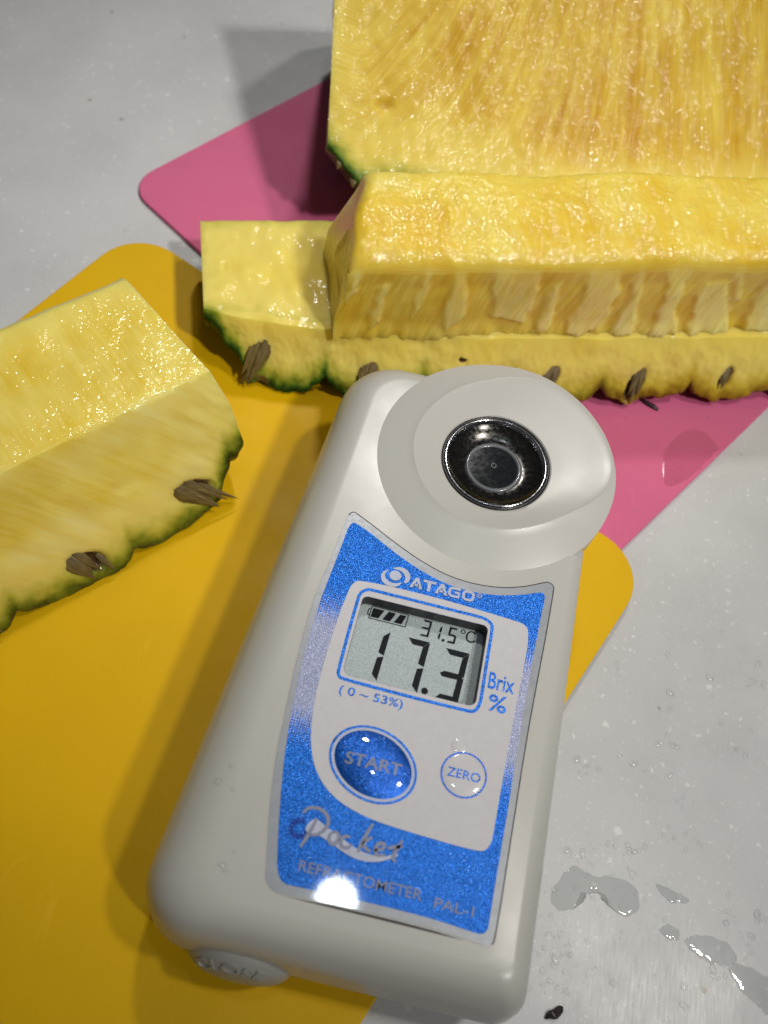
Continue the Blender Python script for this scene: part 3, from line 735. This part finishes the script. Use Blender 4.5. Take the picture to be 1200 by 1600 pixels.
body = build('housing', [tuple(v.co) for v in bm.verts], [[v.index for v in f.verts] for f in bm.faces], M['shell'], D, smooth=True)
bm.free()

# sample stage: a round collar, ridge running into the rim on the far right, funnel to the prism
RIDGE = [(2.55, 101.24), (2.27, 105.0), (3.28, 109.24), (5.3, 113.3), (7.96, 116.75), (10.86, 119.13), (14.34, 121.11), (17.93, 122.65), (23.4, 124.72), (30.42, 122.22), (36.77, 115.98), (40.58, 107.6), (40.91, 103.92), (35.02, 97.48), (30.21, 93.02), (25.35, 89.88), (22.04, 88.59), (18.63, 88.13), (15.55, 88.35), (13.31, 88.71), (9.47, 90.65), (6.93, 92.47), (4.4, 96.43)]
pol = sorted((math.atan2(y - WY, x - WX), min(WR - 0.55, math.hypot(x - WX, y - WY))) for x, y in RIDGE)
pol = [(pol[-1][0] - 2*math.pi, pol[-1][1])] + pol + [(pol[0][0] + 2*math.pi, pol[0][1])]
NA = 144; V, F = [], []; nr = 0
for i in range(NA):
    t = -math.pi + 2*math.pi*i/NA
    rr = sum(interp(pol, ((t + d + math.pi) % (2*math.pi)) - math.pi) for d in (-0.24, -0.16, -0.08, 0, 0.08, 0.16, 0.24))/7
    free = sstep(WR - 6.5, WR - 0.6, rr)                     # 1 where the ridge is the rim itself
    zr = 30.95
    prof = [(WR*0.90, 17.0), (WR*0.975, 21.0), (WR, 25.0), (WR, 29.42 + 1.2*free)]
    for k in range(1, 7):
        a = k/6; prof.append((WR + (rr + 0.35 - WR)*a, 29.42 + 1.2*free + (zr - 0.12 - 29.42 - 1.2*free)*(a**0.92)))
    prof.append((rr, zr)); prof.append((rr - 0.35, zr - 0.10))
    for k in range(1, 9):
        a = k/8; prof.append((rr - 0.35 + (10.75 - rr + 0.35)*a, zr - 0.10 + (29.75 - zr + 0.10)*(1 - (1 - a)**1.25)))
    prof += [(10.5, 29.55), (10.4, 28.0)]
    nr = len(prof)
    for r_, z_ in prof: V.append((WX + r_*math.cos(t), WY + r_*math.sin(t), z_))
for i in range(NA):
    k = (i + 1) % NA
    for j in range(nr - 1): F.append((i*nr + j, k*nr + j, k*nr + j + 1, i*nr + j + 1))
stage = fix_normals(build('sample_stage', V, F, M['shell'], D, flat_angle=30))
V, F = lathe([(10.42, 29.2), (10.42, 29.72), (10.15, 29.80), (9.95, 29.70), (9.9, 29.45)], WX, WY)
build('prism_seal', V, F, M['black_ring'], stage)
V, F = lathe([(9.92, 29.4), (9.86, 29.78), (9.6, 29.86), (9.38, 29.72), (9.25, 29.3), (9.05, 28.9)], WX, WY)
build('prism_bezel', V, F, M['chrome'], stage)
V, F = lathe([(9.1, 29.0), (8.5, 28.55), (7.6, 28.15), (6.6, 27.8), (5.9, 27.62), (5.5, 27.6)], WX, WY)
build('prism_well', V, F, M['bowl'], stage)
V, F = lathe([(5.52, 27.58), (5.4, 27.85), (5.15, 27.9), (4.75, 27.86), (4.62, 27.7)], WX, WY)
build('prism_rim', V, F, M['frost'], stage)
V, F = lathe([(4.65, 27.72), (3.5, 27.74), (2, 27.76), (0.9, 27.78), (0.02, 27.78)], WX, WY)
build('prism_face', V, F, M['prism'], stage)
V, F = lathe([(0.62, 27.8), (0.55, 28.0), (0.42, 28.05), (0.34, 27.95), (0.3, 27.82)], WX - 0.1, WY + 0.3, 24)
build('lens_reflection_ring', V, F, M['frost'], stage)  # reflection of the phone lens in the prism, modelled as a pale ring

# label: gap, silver border, blue glitter field, white panel
LABEL_OUT = [(-4.92, 85.21), (-1.61, 83.71), (3.34, 81.19), (8.69, 78.84), (13.83, 77.38), (18.71, 77.02), (23.47, 77.58), (27.63, 78.95), (31.43, 80.85), (32.55, 80.11), (32.35, 72.32), (31.99, 64.21), (31.64, 56.48), (31.4, 49.11), (31.2, 37.57), (31.01, 25.38), (30.8, 20.75), (29.95, 19.95), (27.97, 20.03), (22.07, 20.44), (14.3, 20.53), (6.64, 20.41), (-0.95, 20.12), (-2.59, 20.45), (-3.81, 21.72), (-4.43, 24.52), (-5.93, 31.81), (-7.04, 39.6), (-7.5, 46.8), (-7.85, 52.91), (-8.0, 60.57), (-7.89, 65.62), (-7.36, 70.94), (-6.6, 77.59), (-5.98, 83.32), (-5.6, 84.8)]
def offset(pl, d):
    out = []; n = len(pl); cx = sum(p[0] for p in pl)/n; cy = sum(p[1] for p in pl)/n
    area = sum(pl[i-1][0]*pl[i][1] - pl[i][0]*pl[i-1][1] for i in range(n)); sg = 1 if area > 0 else -1
    for i in range(n):
        a, b = pl[i - 1], pl[(i + 1) % n]; dx, dy = b[0]-a[0], b[1]-a[1]; l = math.hypot(dx, dy) or 1
        out.append((pl[i][0] + dy/l*d*sg, pl[i][1] - dx/l*d*sg))
    return out
LO = catmull(LABEL_OUT, 3)
label = plate('label_plate', LO, ZT + 0.10, 0.10, M['silver'], D, holes=[LCDR])
plate('label_gap', offset(LO, 0.22), ZT + 0.03, 0.03, M['gap'], label, holes=[offset(LO, -0.5)])
BLUE = [(-4.36, 83.2), (-1.21, 81.9), (3.78, 79.3), (9.06, 77.04), (14.15, 75.7), (18.98, 75.5), (23.68, 76.14), (27.83, 77.48), (30.63, 78.61), (31.31, 77.72), (30.97, 71.95), (30.64, 63.86), (30.42, 56.14), (30.3, 48.84), (30.16, 40.52), (29.86, 28.04), (29.75, 22.45), (29.1, 21.4), (27.77, 21.3), (21.84, 21.72), (14.04, 21.83), (6.35, 21.71), (-0.49, 21.55), (-1.81, 22.16), (-2.74, 24.15), (-4.11, 30.3), (-5.56, 38.29), (-6.4, 45.5), (-6.85, 52.0), (-6.98, 59.0), (-6.79, 65.91), (-6.4, 70.63), (-5.8, 76.7), (-5.4, 81.3), (-5.1, 82.7)]
plate('blue_field', catmull(BLUE, 3), ZT + 0.16, 0.06, M['blue'], label, holes=[LCDR])
WHITE = [(-2.31, 70.85), (-1.21, 72.2), (4.14, 72.6), (13.69, 72.6), (22.36, 72.2), (27.66, 71.84), (29.1, 70.97), (29.5, 67.56), (29.2, 60.59), (28.9, 53.03), (28.6, 42.14), (28.4, 34.97), (27.79, 33.35), (26.66, 32.79), (23.04, 32.75), (15.71, 33.05), (10.79, 33.4), (7.47, 33.95), (3.96, 35.1), (1.01, 37.08), (-1.11, 39.82), (-2.45, 43.3), (-3.2, 47.5), (-3.5, 52.2), (-3.5, 57.06), (-3.2, 62.84), (-2.8, 67.52)]
plate('white_panel', catmull(WHITE, 3), ZT + 0.22, 0.06, M['white'], label, holes=[LCDR])
ZP = ZT + 0.27
LCDO = [(-0.2, 70.7), (1.1, 71.35), (11.56, 71.35), (21.07, 71.3), (22.9, 70.5), (23.3, 69), (23.32, 63.88), (23.38, 56.22), (22.8, 54.4), (21.66, 53.8), (12.7, 53.75), (3.61, 53.9), (-0.3, 54.1), (-1.1, 55.2), (-1.05, 62.41), (-0.8, 69.5)]
lo = catmull(LCDO, 3)
plate('display_frame', lo, ZP, 0.05, M['blue_plain'], label, holes=[offset(lo, -0.55)])
# display well
V, F = [], []
for z in (ZT + 0.05, 26.5):
    V += [(x, y, z) for x, y in LCDR]
n = len(LCDR)
for i in range(n): F.append((i, (i+1) % n, n + (i+1) % n, n + i))
disp = empty('display', (11, 62, 26.5)); disp.parent = D; disp.location = Vector((11 - 10, 62 - 61, 26.5 - Z0))*MM
fix_normals(build('display_well', V, F, M['recess'], disp, smooth=False))
build('display_glass', [(-1.2, 53.8, 26.6), (23.6, 53.8, 26.6), (23.6, 71.9, 26.6), (-1.2, 71.9, 26.6)], [(0, 1, 2, 3)], M['lcd'], disp, smooth=False)
plate('display_window', LCDR, ZT - 0.25, 0.02, M['window'], disp)
ZS = 26.68
def seg(a, b, w_, p0=0.5, p1=0.5):
    """liquid-crystal segment with bevelled ends"""
    dx, dy = b[0]-a[0], b[1]-a[1]; l = math.hypot(dx, dy); dx /= l; dy /= l; h = w_/2
    A = (a[0] + dx*h*p0, a[1] + dy*h*p0); B_ = (b[0] - dx*h*p1, b[1] - dy*h*p1)
    return poly([a, (A[0] - dy*h, A[1] + dx*h), (B_[0] - dy*h, B_[1] + dx*h), b, (B_[0] + dy*h, B_[1] - dx*h), (A[0] + dy*h, A[1] - dx*h)])
def quad7(x, y, w_, h_, slant, th, on, gap=0.10):
    """seven-segment digit, lower-left corner x,y"""
    P = lambda i, j: (x + w_*i + slant*j*h_, y + h_*j)
    g_ = gap; S = []
    def bar(kind):
        if kind == 'a': return [P(0.02, 1), P(1.0, 1), (P(1, 1)[0] - th*0.95, P(1, 1)[1] - th), (P(0, 1)[0] + th*0.95, P(0, 1)[1] - th)]
        if kind == 'd': return [P(0.02, 0), P(1.0, 0), (P(1, 0)[0] - th*0.85, P(1, 0)[1] + th), (P(0, 0)[0] + th*1.0, P(0, 0)[1] + th)]
        if kind == 'g':
            c0, c1 = P(0.02, 0.5), P(0.96, 0.5); h = th/2
            return [c0, (c0[0] + h*1.3, c0[1] + h), (c1[0] - h, c1[1] + h), c1, (c1[0] - h, c1[1] - h), (c0[0] + h*0.9, c0[1] - h)]
        s = 1 if kind in 'bc' else 0; j0, j1 = (0.5, 1.0) if kind in 'bf' else (0.0, 0.5)
        sg = -1 if s else 1
        o0, o1 = P(s, j0), P(s, j1)
        up, lo_ = (0.0 if j1 == 1.0 else th*0.5), (0.0 if j0 == 0.0 else th*0.5)
        return [(o0[0], o0[1] + g_), (o1[0], o1[1] - g_), (o1[0] + sg*th, o1[1] - g_ - (th if j1 == 1.0 else th*0.35)), (o0[0] + sg*th, o0[1] + g_ + (th if j0 == 0.0 else th*0.35))]
    for k in on: S.append(poly(bar(k)))
    return S
seg_parts = []
decal('digit', quad7(2.2, 56.35, 3.55, 9.35, 0.055, 1.05, 'bc'), ZS, M['segment'], disp)
decal('digit', quad7(8.9, 56.0, 3.9, 9.5, 0.055, 1.08, 'abc'), ZS, M['segment'], disp)
decal('decimal_point', [poly(ellipse(14.0, 56.75, 0.58, 0.58, n=20))], ZS, M['segment'], disp)
decal('digit', quad7(15.6, 55.9, 4.25, 9.35, 0.055, 1.05, 'abgcd'), ZS, M['segment'], disp)
decal('small_digit', quad7(11.2, 66.35, 1.6, 3.1, 0.06, 0.36, 'abgcd', 0.05), ZS, M['segment'], disp)
decal('small_digit', quad7(13.15, 66.35, 1.6, 2.75, 0.06, 0.36, 'bc', 0.05), ZS, M['segment'], disp)
decal('small_point', [poly(ellipse(15.42, 66.5, 0.26, 0.26, n=12))], ZS, M['segment'], disp)
decal('small_digit', quad7(16.0, 66.3, 1.5, 3.0, 0.06, 0.36, 'afgcd', 0.05), ZS, M['segment'], disp)
decal('degree_sign', [ribbon(ellipse(18.6, 69.0, 0.36, 0.36, n=16) + [(18.96, 69.0)], 0.16, 1), ribbon([(20.75, 69.0), (20.4, 69.3), (19.9, 69.3), (19.45, 68.9), (19.35, 68.3), (19.5, 67.7), (19.95, 67.4), (20.5, 67.5), (20.85, 67.85)], 0.26, 4)], ZS, M['segment'], disp)
bt = []
def sh(x, y): return (x + 0.05*(y - 67.2), y - 0.004*x)
for a, b in (((2.0, 67.25), (8.55, 67.25)), ((8.55, 67.25), (8.55, 69.6)), ((8.55, 69.6), (2.0, 69.6)), ((2.0, 69.6), (2.0, 67.25)), ((1.6, 67.9), (2.0, 67.9)), ((1.6, 68.95), (2.0, 68.95)), ((1.6, 67.9), (1.6, 68.95))):
    bt.append(ribbon([sh(*a), sh(*b)], 0.15, 1))
for x0 in (2.25, 4.35, 6.4):
    bt.append(poly([sh(x0, 67.55), sh(x0 + 1.35, 67.55), sh(min(x0 + 2.05, 8.25), 69.3), sh(x0 + (0.75 if x0 > 3 else 0.05), 69.3)]))
decal('battery_sign', bt, ZS, M['segment'], disp)

# printing on the label
decal('range_lettering', [text2d('( 0 ~ 53%)', 0.0, 10.7, 51.3, 53.2, 0.012)], ZP, M['blue_plain'], label)
decal('unit_lettering', [text2d('Brix', 23.85, 28.3, 58.75, 61.7, 0.012), text2d('%', 24.4, 27.5, 55.0, 57.95, 0.014)], ZP, M['blue_plain'], label)
def thick(pts, w_=0.52): return ribbon(pts, w_, 1)
at = []
x0 = 7.55; bh = 2.05; y0 = 73.42; cw = 2.25; gp = 0.28
for ch in 'ATAGO':
    X = lambda a: x0 + a*cw
    Y = lambda b: y0 + b*bh
    if ch == 'A': at += [poly([(X(0), Y(0)), (X(0.24), Y(0)), (X(0.5), Y(0.66)), (X(0.42), Y(1)), (X(0.38), Y(1))]), poly([(X(1.0), Y(0)), (X(0.76), Y(0)), (X(0.5), Y(0.66)), (X(0.42), Y(1)), (X(0.62), Y(1))]), poly([(X(0.25), Y(0.2)), (X(0.75), Y(0.2)), (X(0.68), Y(0.4)), (X(0.33), Y(0.4))])]
    if ch == 'T': at += [poly([(X(0), Y(0.77)), (X(1), Y(0.77)), (X(1), Y(1)), (X(0), Y(1))]), poly([(X(0.38), Y(0)), (X(0.62), Y(0)), (X(0.62), Y(0.77)), (X(0.38), Y(0.77))])]
    if ch == 'G': at += [thick([(X(0.95), Y(0.87)), (X(0.3), Y(0.87)), (X(0.14), Y(0.75)), (X(0.11), Y(0.5)), (X(0.14), Y(0.25)), (X(0.3), Y(0.12)), (X(0.88), Y(0.12)), (X(0.88), Y(0.5)), (X(0.55), Y(0.5))], 0.48)]
    if ch == 'O': at += [thick([(X(0.5), Y(0.87)), (X(0.28), Y(0.87)), (X(0.14), Y(0.75)), (X(0.11), Y(0.5)), (X(0.14), Y(0.25)), (X(0.28), Y(0.12)), (X(0.72), Y(0.12)), (X(0.87), Y(0.25)), (X(0.89), Y(0.5)), (X(0.87), Y(0.75)), (X(0.72), Y(0.87)), (X(0.5), Y(0.87))], 0.48)]
    x0 += cw + gp - (0.28 if ch in 'AT' else 0)
decal('maker_lettering', at, ZP, M['print_pale'], label)
decal('registered_mark', [ribbon(ellipse(x0 + 0.5, 75.0, 0.42, 0.42, n=18) + [(x0 + 0.92, 75.0)], 0.12, 1), text2d('R', x0 + 0.32, x0 + 0.7, 74.78, 75.22)], ZP, M['print_pale'], label)
lg = [poly(ellipse(4.75, 74.85, 1.05, 0.95, n=24)),
      ribbon([(3.3, 75.6), (2.75, 74.9), (2.7, 74.05), (3.3, 73.3), (4.3, 73.0), (5.3, 73.15), (6.0, 73.75)], 0.75, 4, lambda t: 0.25 + 0.9*math.sin(t*3.0)),
      ribbon([(4.2, 76.15), (5.2, 76.35), (6.2, 76.1), (6.85, 75.4), (6.95, 74.6), (6.6, 73.9)], 0.8, 4, lambda t: 0.3 + 0.9*math.sin(t*2.9))]
decal('maker_emblem', lg, ZP, M['print_pale'], label)
decal('start_outline', [(lambda o, i: (o + i, [(k, (k+1) % 48, 48 + (k+1) % 48, 48 + k) for k in range(48)]))(ellipse(8.0, 41.8, 7.35, 5.75, R(-18)), ellipse(8.0, 41.8, 6.95, 5.36, R(-18)))], ZP, M['blue_plain'], label)
decal('start_ring', [(lambda o, i: (o + i, [(k, (k+1) % 48, 48 + (k+1) % 48, 48 + k) for k in range(48)]))(ellipse(8.0, 41.8, 6.95, 5.36, R(-18)), ellipse(8.0, 41.8, 6.5, 4.92, R(-18)))], ZP, M['print_pale'], label)
def dome(x, y):
    c, s = math.cos(R(-18)), math.sin(R(-18)); dx, dy = x - 8.0, y - 41.8
    a, b = (dx*c + dy*s)/6.5, (-dx*s + dy*c)/4.92; q = max(0, 1 - a*a - b*b)
    return 0.75*q**0.8
V, F = [], []
for j in range(13):
    k = 1 - j/12.0
    V += [(x, y, ZP + dome(x, y)) for x, y in ellipse(8.0, 41.8, max(0.02, 6.5*k), max(0.02, 4.92*k), R(-18))]
for j in range(12):
    for i in range(48): F.append((j*48 + i, j*48 + (i+1) % 48, (j+1)*48 + (i+1) % 48, (j+1)*48 + i))
btn = build('start_button', V, F, M['button'], D)
decal('start_lettering', [text2d('START', 3.5, 12.6, 40.75, 42.75, 0.02)], ZP + 0.05, M['print_silver'], btn, dome)
zb = empty('zero_button', (22.4, 43.6, ZP)); zb.parent = D; zb.location = Vector((12.4, -17.4, ZP - Z0))*MM
V, F = lathe([(3.5, ZP - 0.03), (3.2, ZP + 0.06), (2.0, ZP + 0.12), (0.02, ZP + 0.14)], 22.4, 43.6, 40)
build('button_face', V, F, M['white'], zb)
decal('button_ring', [(lambda o, i: (o + i, [(k, (k+1) % 48, 48 + (k+1) % 48, 48 + k) for k in range(48)]))(ellipse(22.4, 43.6, 3.72, 3.66), ellipse(22.4, 43.6, 3.46, 3.40))], ZP + 0.03, M['button'], zb)
decal('button_lettering', [text2d('ZERO', 19.7, 25.1, 42.85, 44.35, 0.01)], ZP + 0.15, M['button'], zb)
V, F = lathe([(1.35, ZP - 0.04), (1.15, ZP + 0.02), (0.6, ZP + 0.05), (0.02, ZP + 0.06)], 20.9, 48.0, 24)
build('panel_pip', V, F, M['white'], D)
# model lettering in the lower blue field
sw = [(1.04, 31.5), (3.15, 30.82), (5.47, 29.93), (7.8, 28.95), (10.31, 28.45), (12.63, 28.63), (14.6, 29.45), (13.26, 28.35), (11.33, 27.55), (9.02, 27.3), (6.86, 27.73), (4.56, 28.61), (2.29, 29.36), (0.21, 29.4)]
decal('swoosh', [poly(catmull(sw, 3))], ZP - 0.03, M['print_pale'], label)
decal('blue_curl', [ribbon([(-0.3, 30.95), (-1.3, 30.7), (-2.0, 29.9), (-1.85, 28.95), (-1.0, 28.5), (0.0, 28.75), (0.45, 29.5)], 0.75, 4)], ZP - 0.03, M['curl'], label)
PK = [[(-0.81, 32.0), (-0.2, 32.85), (1.2, 33.2), (2.6, 32.7), (3.25, 31.6), (2.95, 30.35), (2.0, 29.4), (1.0, 29.1)], [(1.45, 31.75), (1.0, 29.9), (0.5, 28.35), (0.03, 27.1)],
      [(4.6, 30.5), (3.95, 29.9), (4.0, 29.0), (4.7, 28.6), (5.25, 29.25), (5.2, 30.15), (4.6, 30.5)], [(7.0, 30.15), (6.2, 30.15), (5.75, 29.42), (6.05, 28.6), (6.95, 28.6), (7.5, 29.25)],
      [(9.95, 32.95), (9.36, 31.29), (8.84, 29.58), (8.6, 28.3)], [(10.25, 30.95), (9.2, 29.77), (9.9, 29.0), (10.5, 28.9)],
      [(11.0, 29.2), (12.0, 29.55), (12.3, 30.3), (11.5, 30.3), (11.1, 29.4), (11.6, 28.6), (12.7, 28.95)], [(14.85, 31.6), (14.28, 30.01), (13.94, 28.79), (14.5, 28.25)], [(12.9, 29.9), (13.9, 30.35), (15.1, 30.7)]]
decal('script_lettering', [ribbon(p, 0.52, 5, lambda t: 0.75 + 0.4*math.sin(t*3.14)) for p in PK], ZP, M['print_silver'], label)
decal('model_lettering', [text2d('REFRACTOMETER', 0.5, 19.3, 23.75, 25.35, 0.004), text2d('PAL-1', 21.3, 27.3, 23.3, 24.75, 0.006)], ZP - 0.02, M['print_silver'], label)

# battery cap on the near end
CX, CZ = -4.9, 13.2
V, F = [], []
prof = [(8.2, 15.0), (8.9, 14.6), (9.0, 12.2), (8.8, 11.9), (8.55, 11.85), (8.5, 11.5), (7.9, 10.4), (6.8, 9.5), (5.2, 8.85), (3.5, 8.5), (2, 8.35), (0.02, 8.3)]
NC = 56
for r_, y_ in prof:
    for i in range(NC):
        t = 2*math.pi*i/NC; rr = r_ + (0.14*math.cos(i*math.pi) if y_ in (12.2, 14.6) else 0)
        V.append((CX + rr*math.cos(t), y_, CZ + rr*math.sin(t)))
for j in range(len(prof) - 1):
    for i in range(NC): F.append((j*NC + i, j*NC + (i+1) % NC, (j+1)*NC + (i+1) % NC, (j+1)*NC + i))
cap = fix_normals(build('battery_cap', V, F, M['cap'], D))
def cap_y(r_): return interp(sorted([(a, b) for a, b in prof if b < 11.8]), r_)
tv, tf = text2d('CLOSE', 0, 1, 0, 1, 0.01)
V = []
for lift in (0.28, -0.2):
    for a, b in tv:
        th = R(148 - 96*a); r_ = 6.0 + 1.75*b; y_ = cap_y(r_)
        V.append((CX + (r_ + lift*0.7)*math.cos(th), y_ - lift, CZ + (r_ + lift*0.7)*math.sin(th)))
nn = len(tv); F = [f for f in tf]
from collections import Counter
ec = Counter(); 
for f in tf:
    for i in range(len(f)): ec[(f[i], f[(i+1) % len(f)])] += 1
for (a, b) in list(ec):
    if (b, a) not in ec: F.append((a, b, b + nn, a + nn))
fix_normals(build('cap_lettering', V, F, M['cap'], cap, smooth=False))

# ================================================================ small wet things and scraps
def puddle(pts, h, label, zb0=0.0, mk='water'):
    o2 = [(x + 0.5*nz(x, y, 3, 0.9), y + 0.5*nz(x, y, 7, 0.9)) for x, y in catmull(pts, 8)]; n = len(o2); cx = sum(p[0] for p in o2)/n; cy = sum(p[1] for p in o2)/n
    V, F = [], []; lv = [(1.0, 0.01), (0.985, 0.5), (0.955, 0.85), (0.9, 1.0), (0.5, 1.03)]
    for k, z in lv: V += [(cx + (x - cx)*k, cy + (y - cy)*k, zb0 + 0.012 + z*h*0.28) for x, y in o2]
    for j in range(len(lv) - 1):
        for i in range(n): F.append((j*n + i, j*n + (i+1) % n, (j+1)*n + (i+1) % n, (j+1)*n + i))
    F.append(tuple(range((len(lv)-1)*n, len(lv)*n)))
    o = fix_normals(build('water_puddle', V, F, M[mk], None, origin=(cx, cy, 0)))
    tag(o, label, 'puddle', 'water puddles on the counter')
PUD = [([(46.5, 36.5), (49.5, 40.5), (53.5, 39.8), (57, 40.6), (61.2, 39.6), (62.4, 36.6), (60.4, 34.4), (57.4, 34.9), (55.4, 37.2), (52, 36.6), (50.2, 33.4), (47.6, 32.4), (46.2, 33.8)], 0.45, 'large ragged water puddle on the counter beside the meter'),
       ([(65.2, 41.0), (68, 40.8), (71.3, 40.0), (71.2, 39.0), (68.4, 38.6), (66.2, 39.6)], 0.35, 'narrow sliver of water right of the large ragged puddle'),
       ([(66.4, 34.0), (68.3, 34.6), (70.3, 33.6), (69.6, 32.4), (67.4, 32.5)], 0.45, 'small oval water drop on the counter, smallest of the puddles'),
       ([(71.2, 32.2), (72.6, 34.0), (76, 34.4), (79.6, 33.4), (80.6, 31.4), (77.6, 30.0), (73.8, 30.6)], 0.5, 'smooth oval water puddle near the right edge of the counter'),
       ([(79.0, 30.0), (82, 31.0), (88, 29.4), (92, 25), (90, 22), (85.4, 24.6), (82, 26.4)], 0.4, 'stretched water puddle running off the right edge')]
for p in PUD: puddle(*p)
puddle([(59.8, 135.2), (61.8, 140.4), (65.9, 145.1), (70.1, 145.2), (72.6, 141.8), (69.7, 136.3), (65.1, 130.1), (61.0, 128.0)], 0.3, 'thin wet patch on the pink board', 1.26, 'wet')
U1 = (0.85, 0.5)
rnd = random.Random(21); pts = []
clusters = [(53.5, 81, 3), (66, 79, 5), (72, 83, 3), (82, 86, 4), (81, 70, 4), (66, 68, 3), (50, 59, 7), (60, 62, 3), (69, 57, 4), (67, 50, 4), (72, 51, 5), (55, 46, 6), (61, 46, 4), (47, 42, 5), (52, 42, 3), (46, 28, 7), (49, 24, 6), (52, 27, 5), (85, 40, 9), (79, 38, 5), (90, 34, 6), (82, 36, 6), (47, 20, 6), (60, 42, 3), (77, 28, 4), (83, 33, 4), (-100, 160, 2), (-90, 170, 2), (-83, 181, 2), (58, 112, 3), (64, 118, 2)]
for cx, cy, k in clusters:
    for _ in range(k + 2): pts.append((cx + rnd.gauss(0, 1.5), cy + rnd.gauss(0, 0.8), 0.01))
for i in range(70): pts.append((rnd.uniform(44, 95), rnd.uniform(14, 110), 0.01))
for i in range(60): pts.append((rnd.uniform(44, 66), rnd.uniform(16, 46), 0.01))
pts = [p for p in pts if not ((p[0] - 57.0)*0.918 - (p[1] - 101)*0.397 < 1.5)]
d = beads('water_droplets', pts, 0.18, 0.75, None, M['drop'], 21, flat=0.34)
tag(d, 'tiny clear water droplets scattered over the bare counter', 'droplets', kind='stuff')
pp = [(59.8, 150.2), (52.6, 109.5), (50.8, 111.2), (50, 113), (49.6, 107.9), (63.5, 130), (50.4, 144), (70, 150), (46, 116), (54, 119)]
beads('water_droplets', [(x, y, 1.255) for x, y in pp], 0.25, 0.6, None, M['drop'], 4)
tag(bpy.context.scene.objects[-1] if False else sc.collection.objects[len(sc.collection.objects) - 1], 'tiny clear water droplets on the pink board', 'droplets', kind='stuff')
# drops on the meter shell
from mathutils.bvhtree import BVHTree
bv = BVHTree.FromPolygons([v.co.copy() for v in body.data.vertices], [tuple(p.vertices) for p in body.data.polygons])
for x, y, r_, lb in ((-14.6, 33.6, 0.55, 'largest clear water drop on the left shoulder of the meter'), (-13.2, 36.4, 0.42, 'clear water drop farthest from the viewer on the meter shoulder'), (-12.0, 33.0, 0.36, 'clear water drop nearest the label on the meter shoulder'), (-10.6, 22.0, 0.5, 'clear water drop on the near left corner of the meter'), (-9.9, 21.4, 0.36, 'smaller of two touching water drops on the near left corner of the meter'), (-9.2, 24.2, 0.34, 'clear water drop beside the lower left label corner')):
    hit = bv.ray_cast(Vector((x - 10, y - 61, 100))*MM, Vector((0, 0, -1)))[0]
    z = hit.z/MM + Z0
    o = beads('water_drop', [(x, y, z - 0.04)], r_, r_*1.01, None, M['drop'], 2, flat=0.7)
    del o['kind']; tag(o, lb, 'water drop', 'water drops on the meter')
def scrap(name, pts, z, wd, label):
    V, F = [], []; p = catmull(pts, 5, closed=False); n = len(p)
    for i, q in enumerate(p):
        a, b = p[max(i-1, 0)], p[min(i+1, n-1)]; dx, dy = b[0]-a[0], b[1]-a[1]; l = math.hypot(dx, dy) or 1; t = i/(n-1)
        wv = wd*(0.15 + 0.85*math.sin(t*2.6)**0.7 if t < 0.98 else 0.3)/2; up = 0.35 + 0.5*math.sin(t*3.1)
        for s, dz in ((-1, 0), (-0.4, 0.35), (0.4, 0.28), (1, -0.05), (0.4, -0.15), (-0.4, -0.12)):
            V.append((q[0] - dy/l*wv*s, q[1] + dx/l*wv*s, z + up + dz*wd*0.5))
    for i in range(n - 1):
        for j in range(6): F.append((i*6 + j, i*6 + (j+1) % 6, i*6 + 6 + (j+1) % 6, i*6 + 6 + j))
    F.append(tuple(range(6))); F.append(tuple(range((n-1)*6, n*6)))
    return tag(fix_normals(build(name, V, F, M['dark_bit'], None, origin=(pts[0][0], pts[0][1], z))), label, 'husk scrap')
scrap('husk_scrap', [(52.3, 151.7), (53.4, 150.5), (55.2, 149.5), (57.0, 148.9), (57.9, 148.5)], 1.0, 1.2, 'thin dark curl of pineapple husk on the pink board')
scrap('husk_scrap', [(47.4, 14.9), (48.2, 15.6), (49.0, 15.9), (50.2, 17.3)], -0.15, 1.5, 'dark husk scrap on the counter below the meter corner')
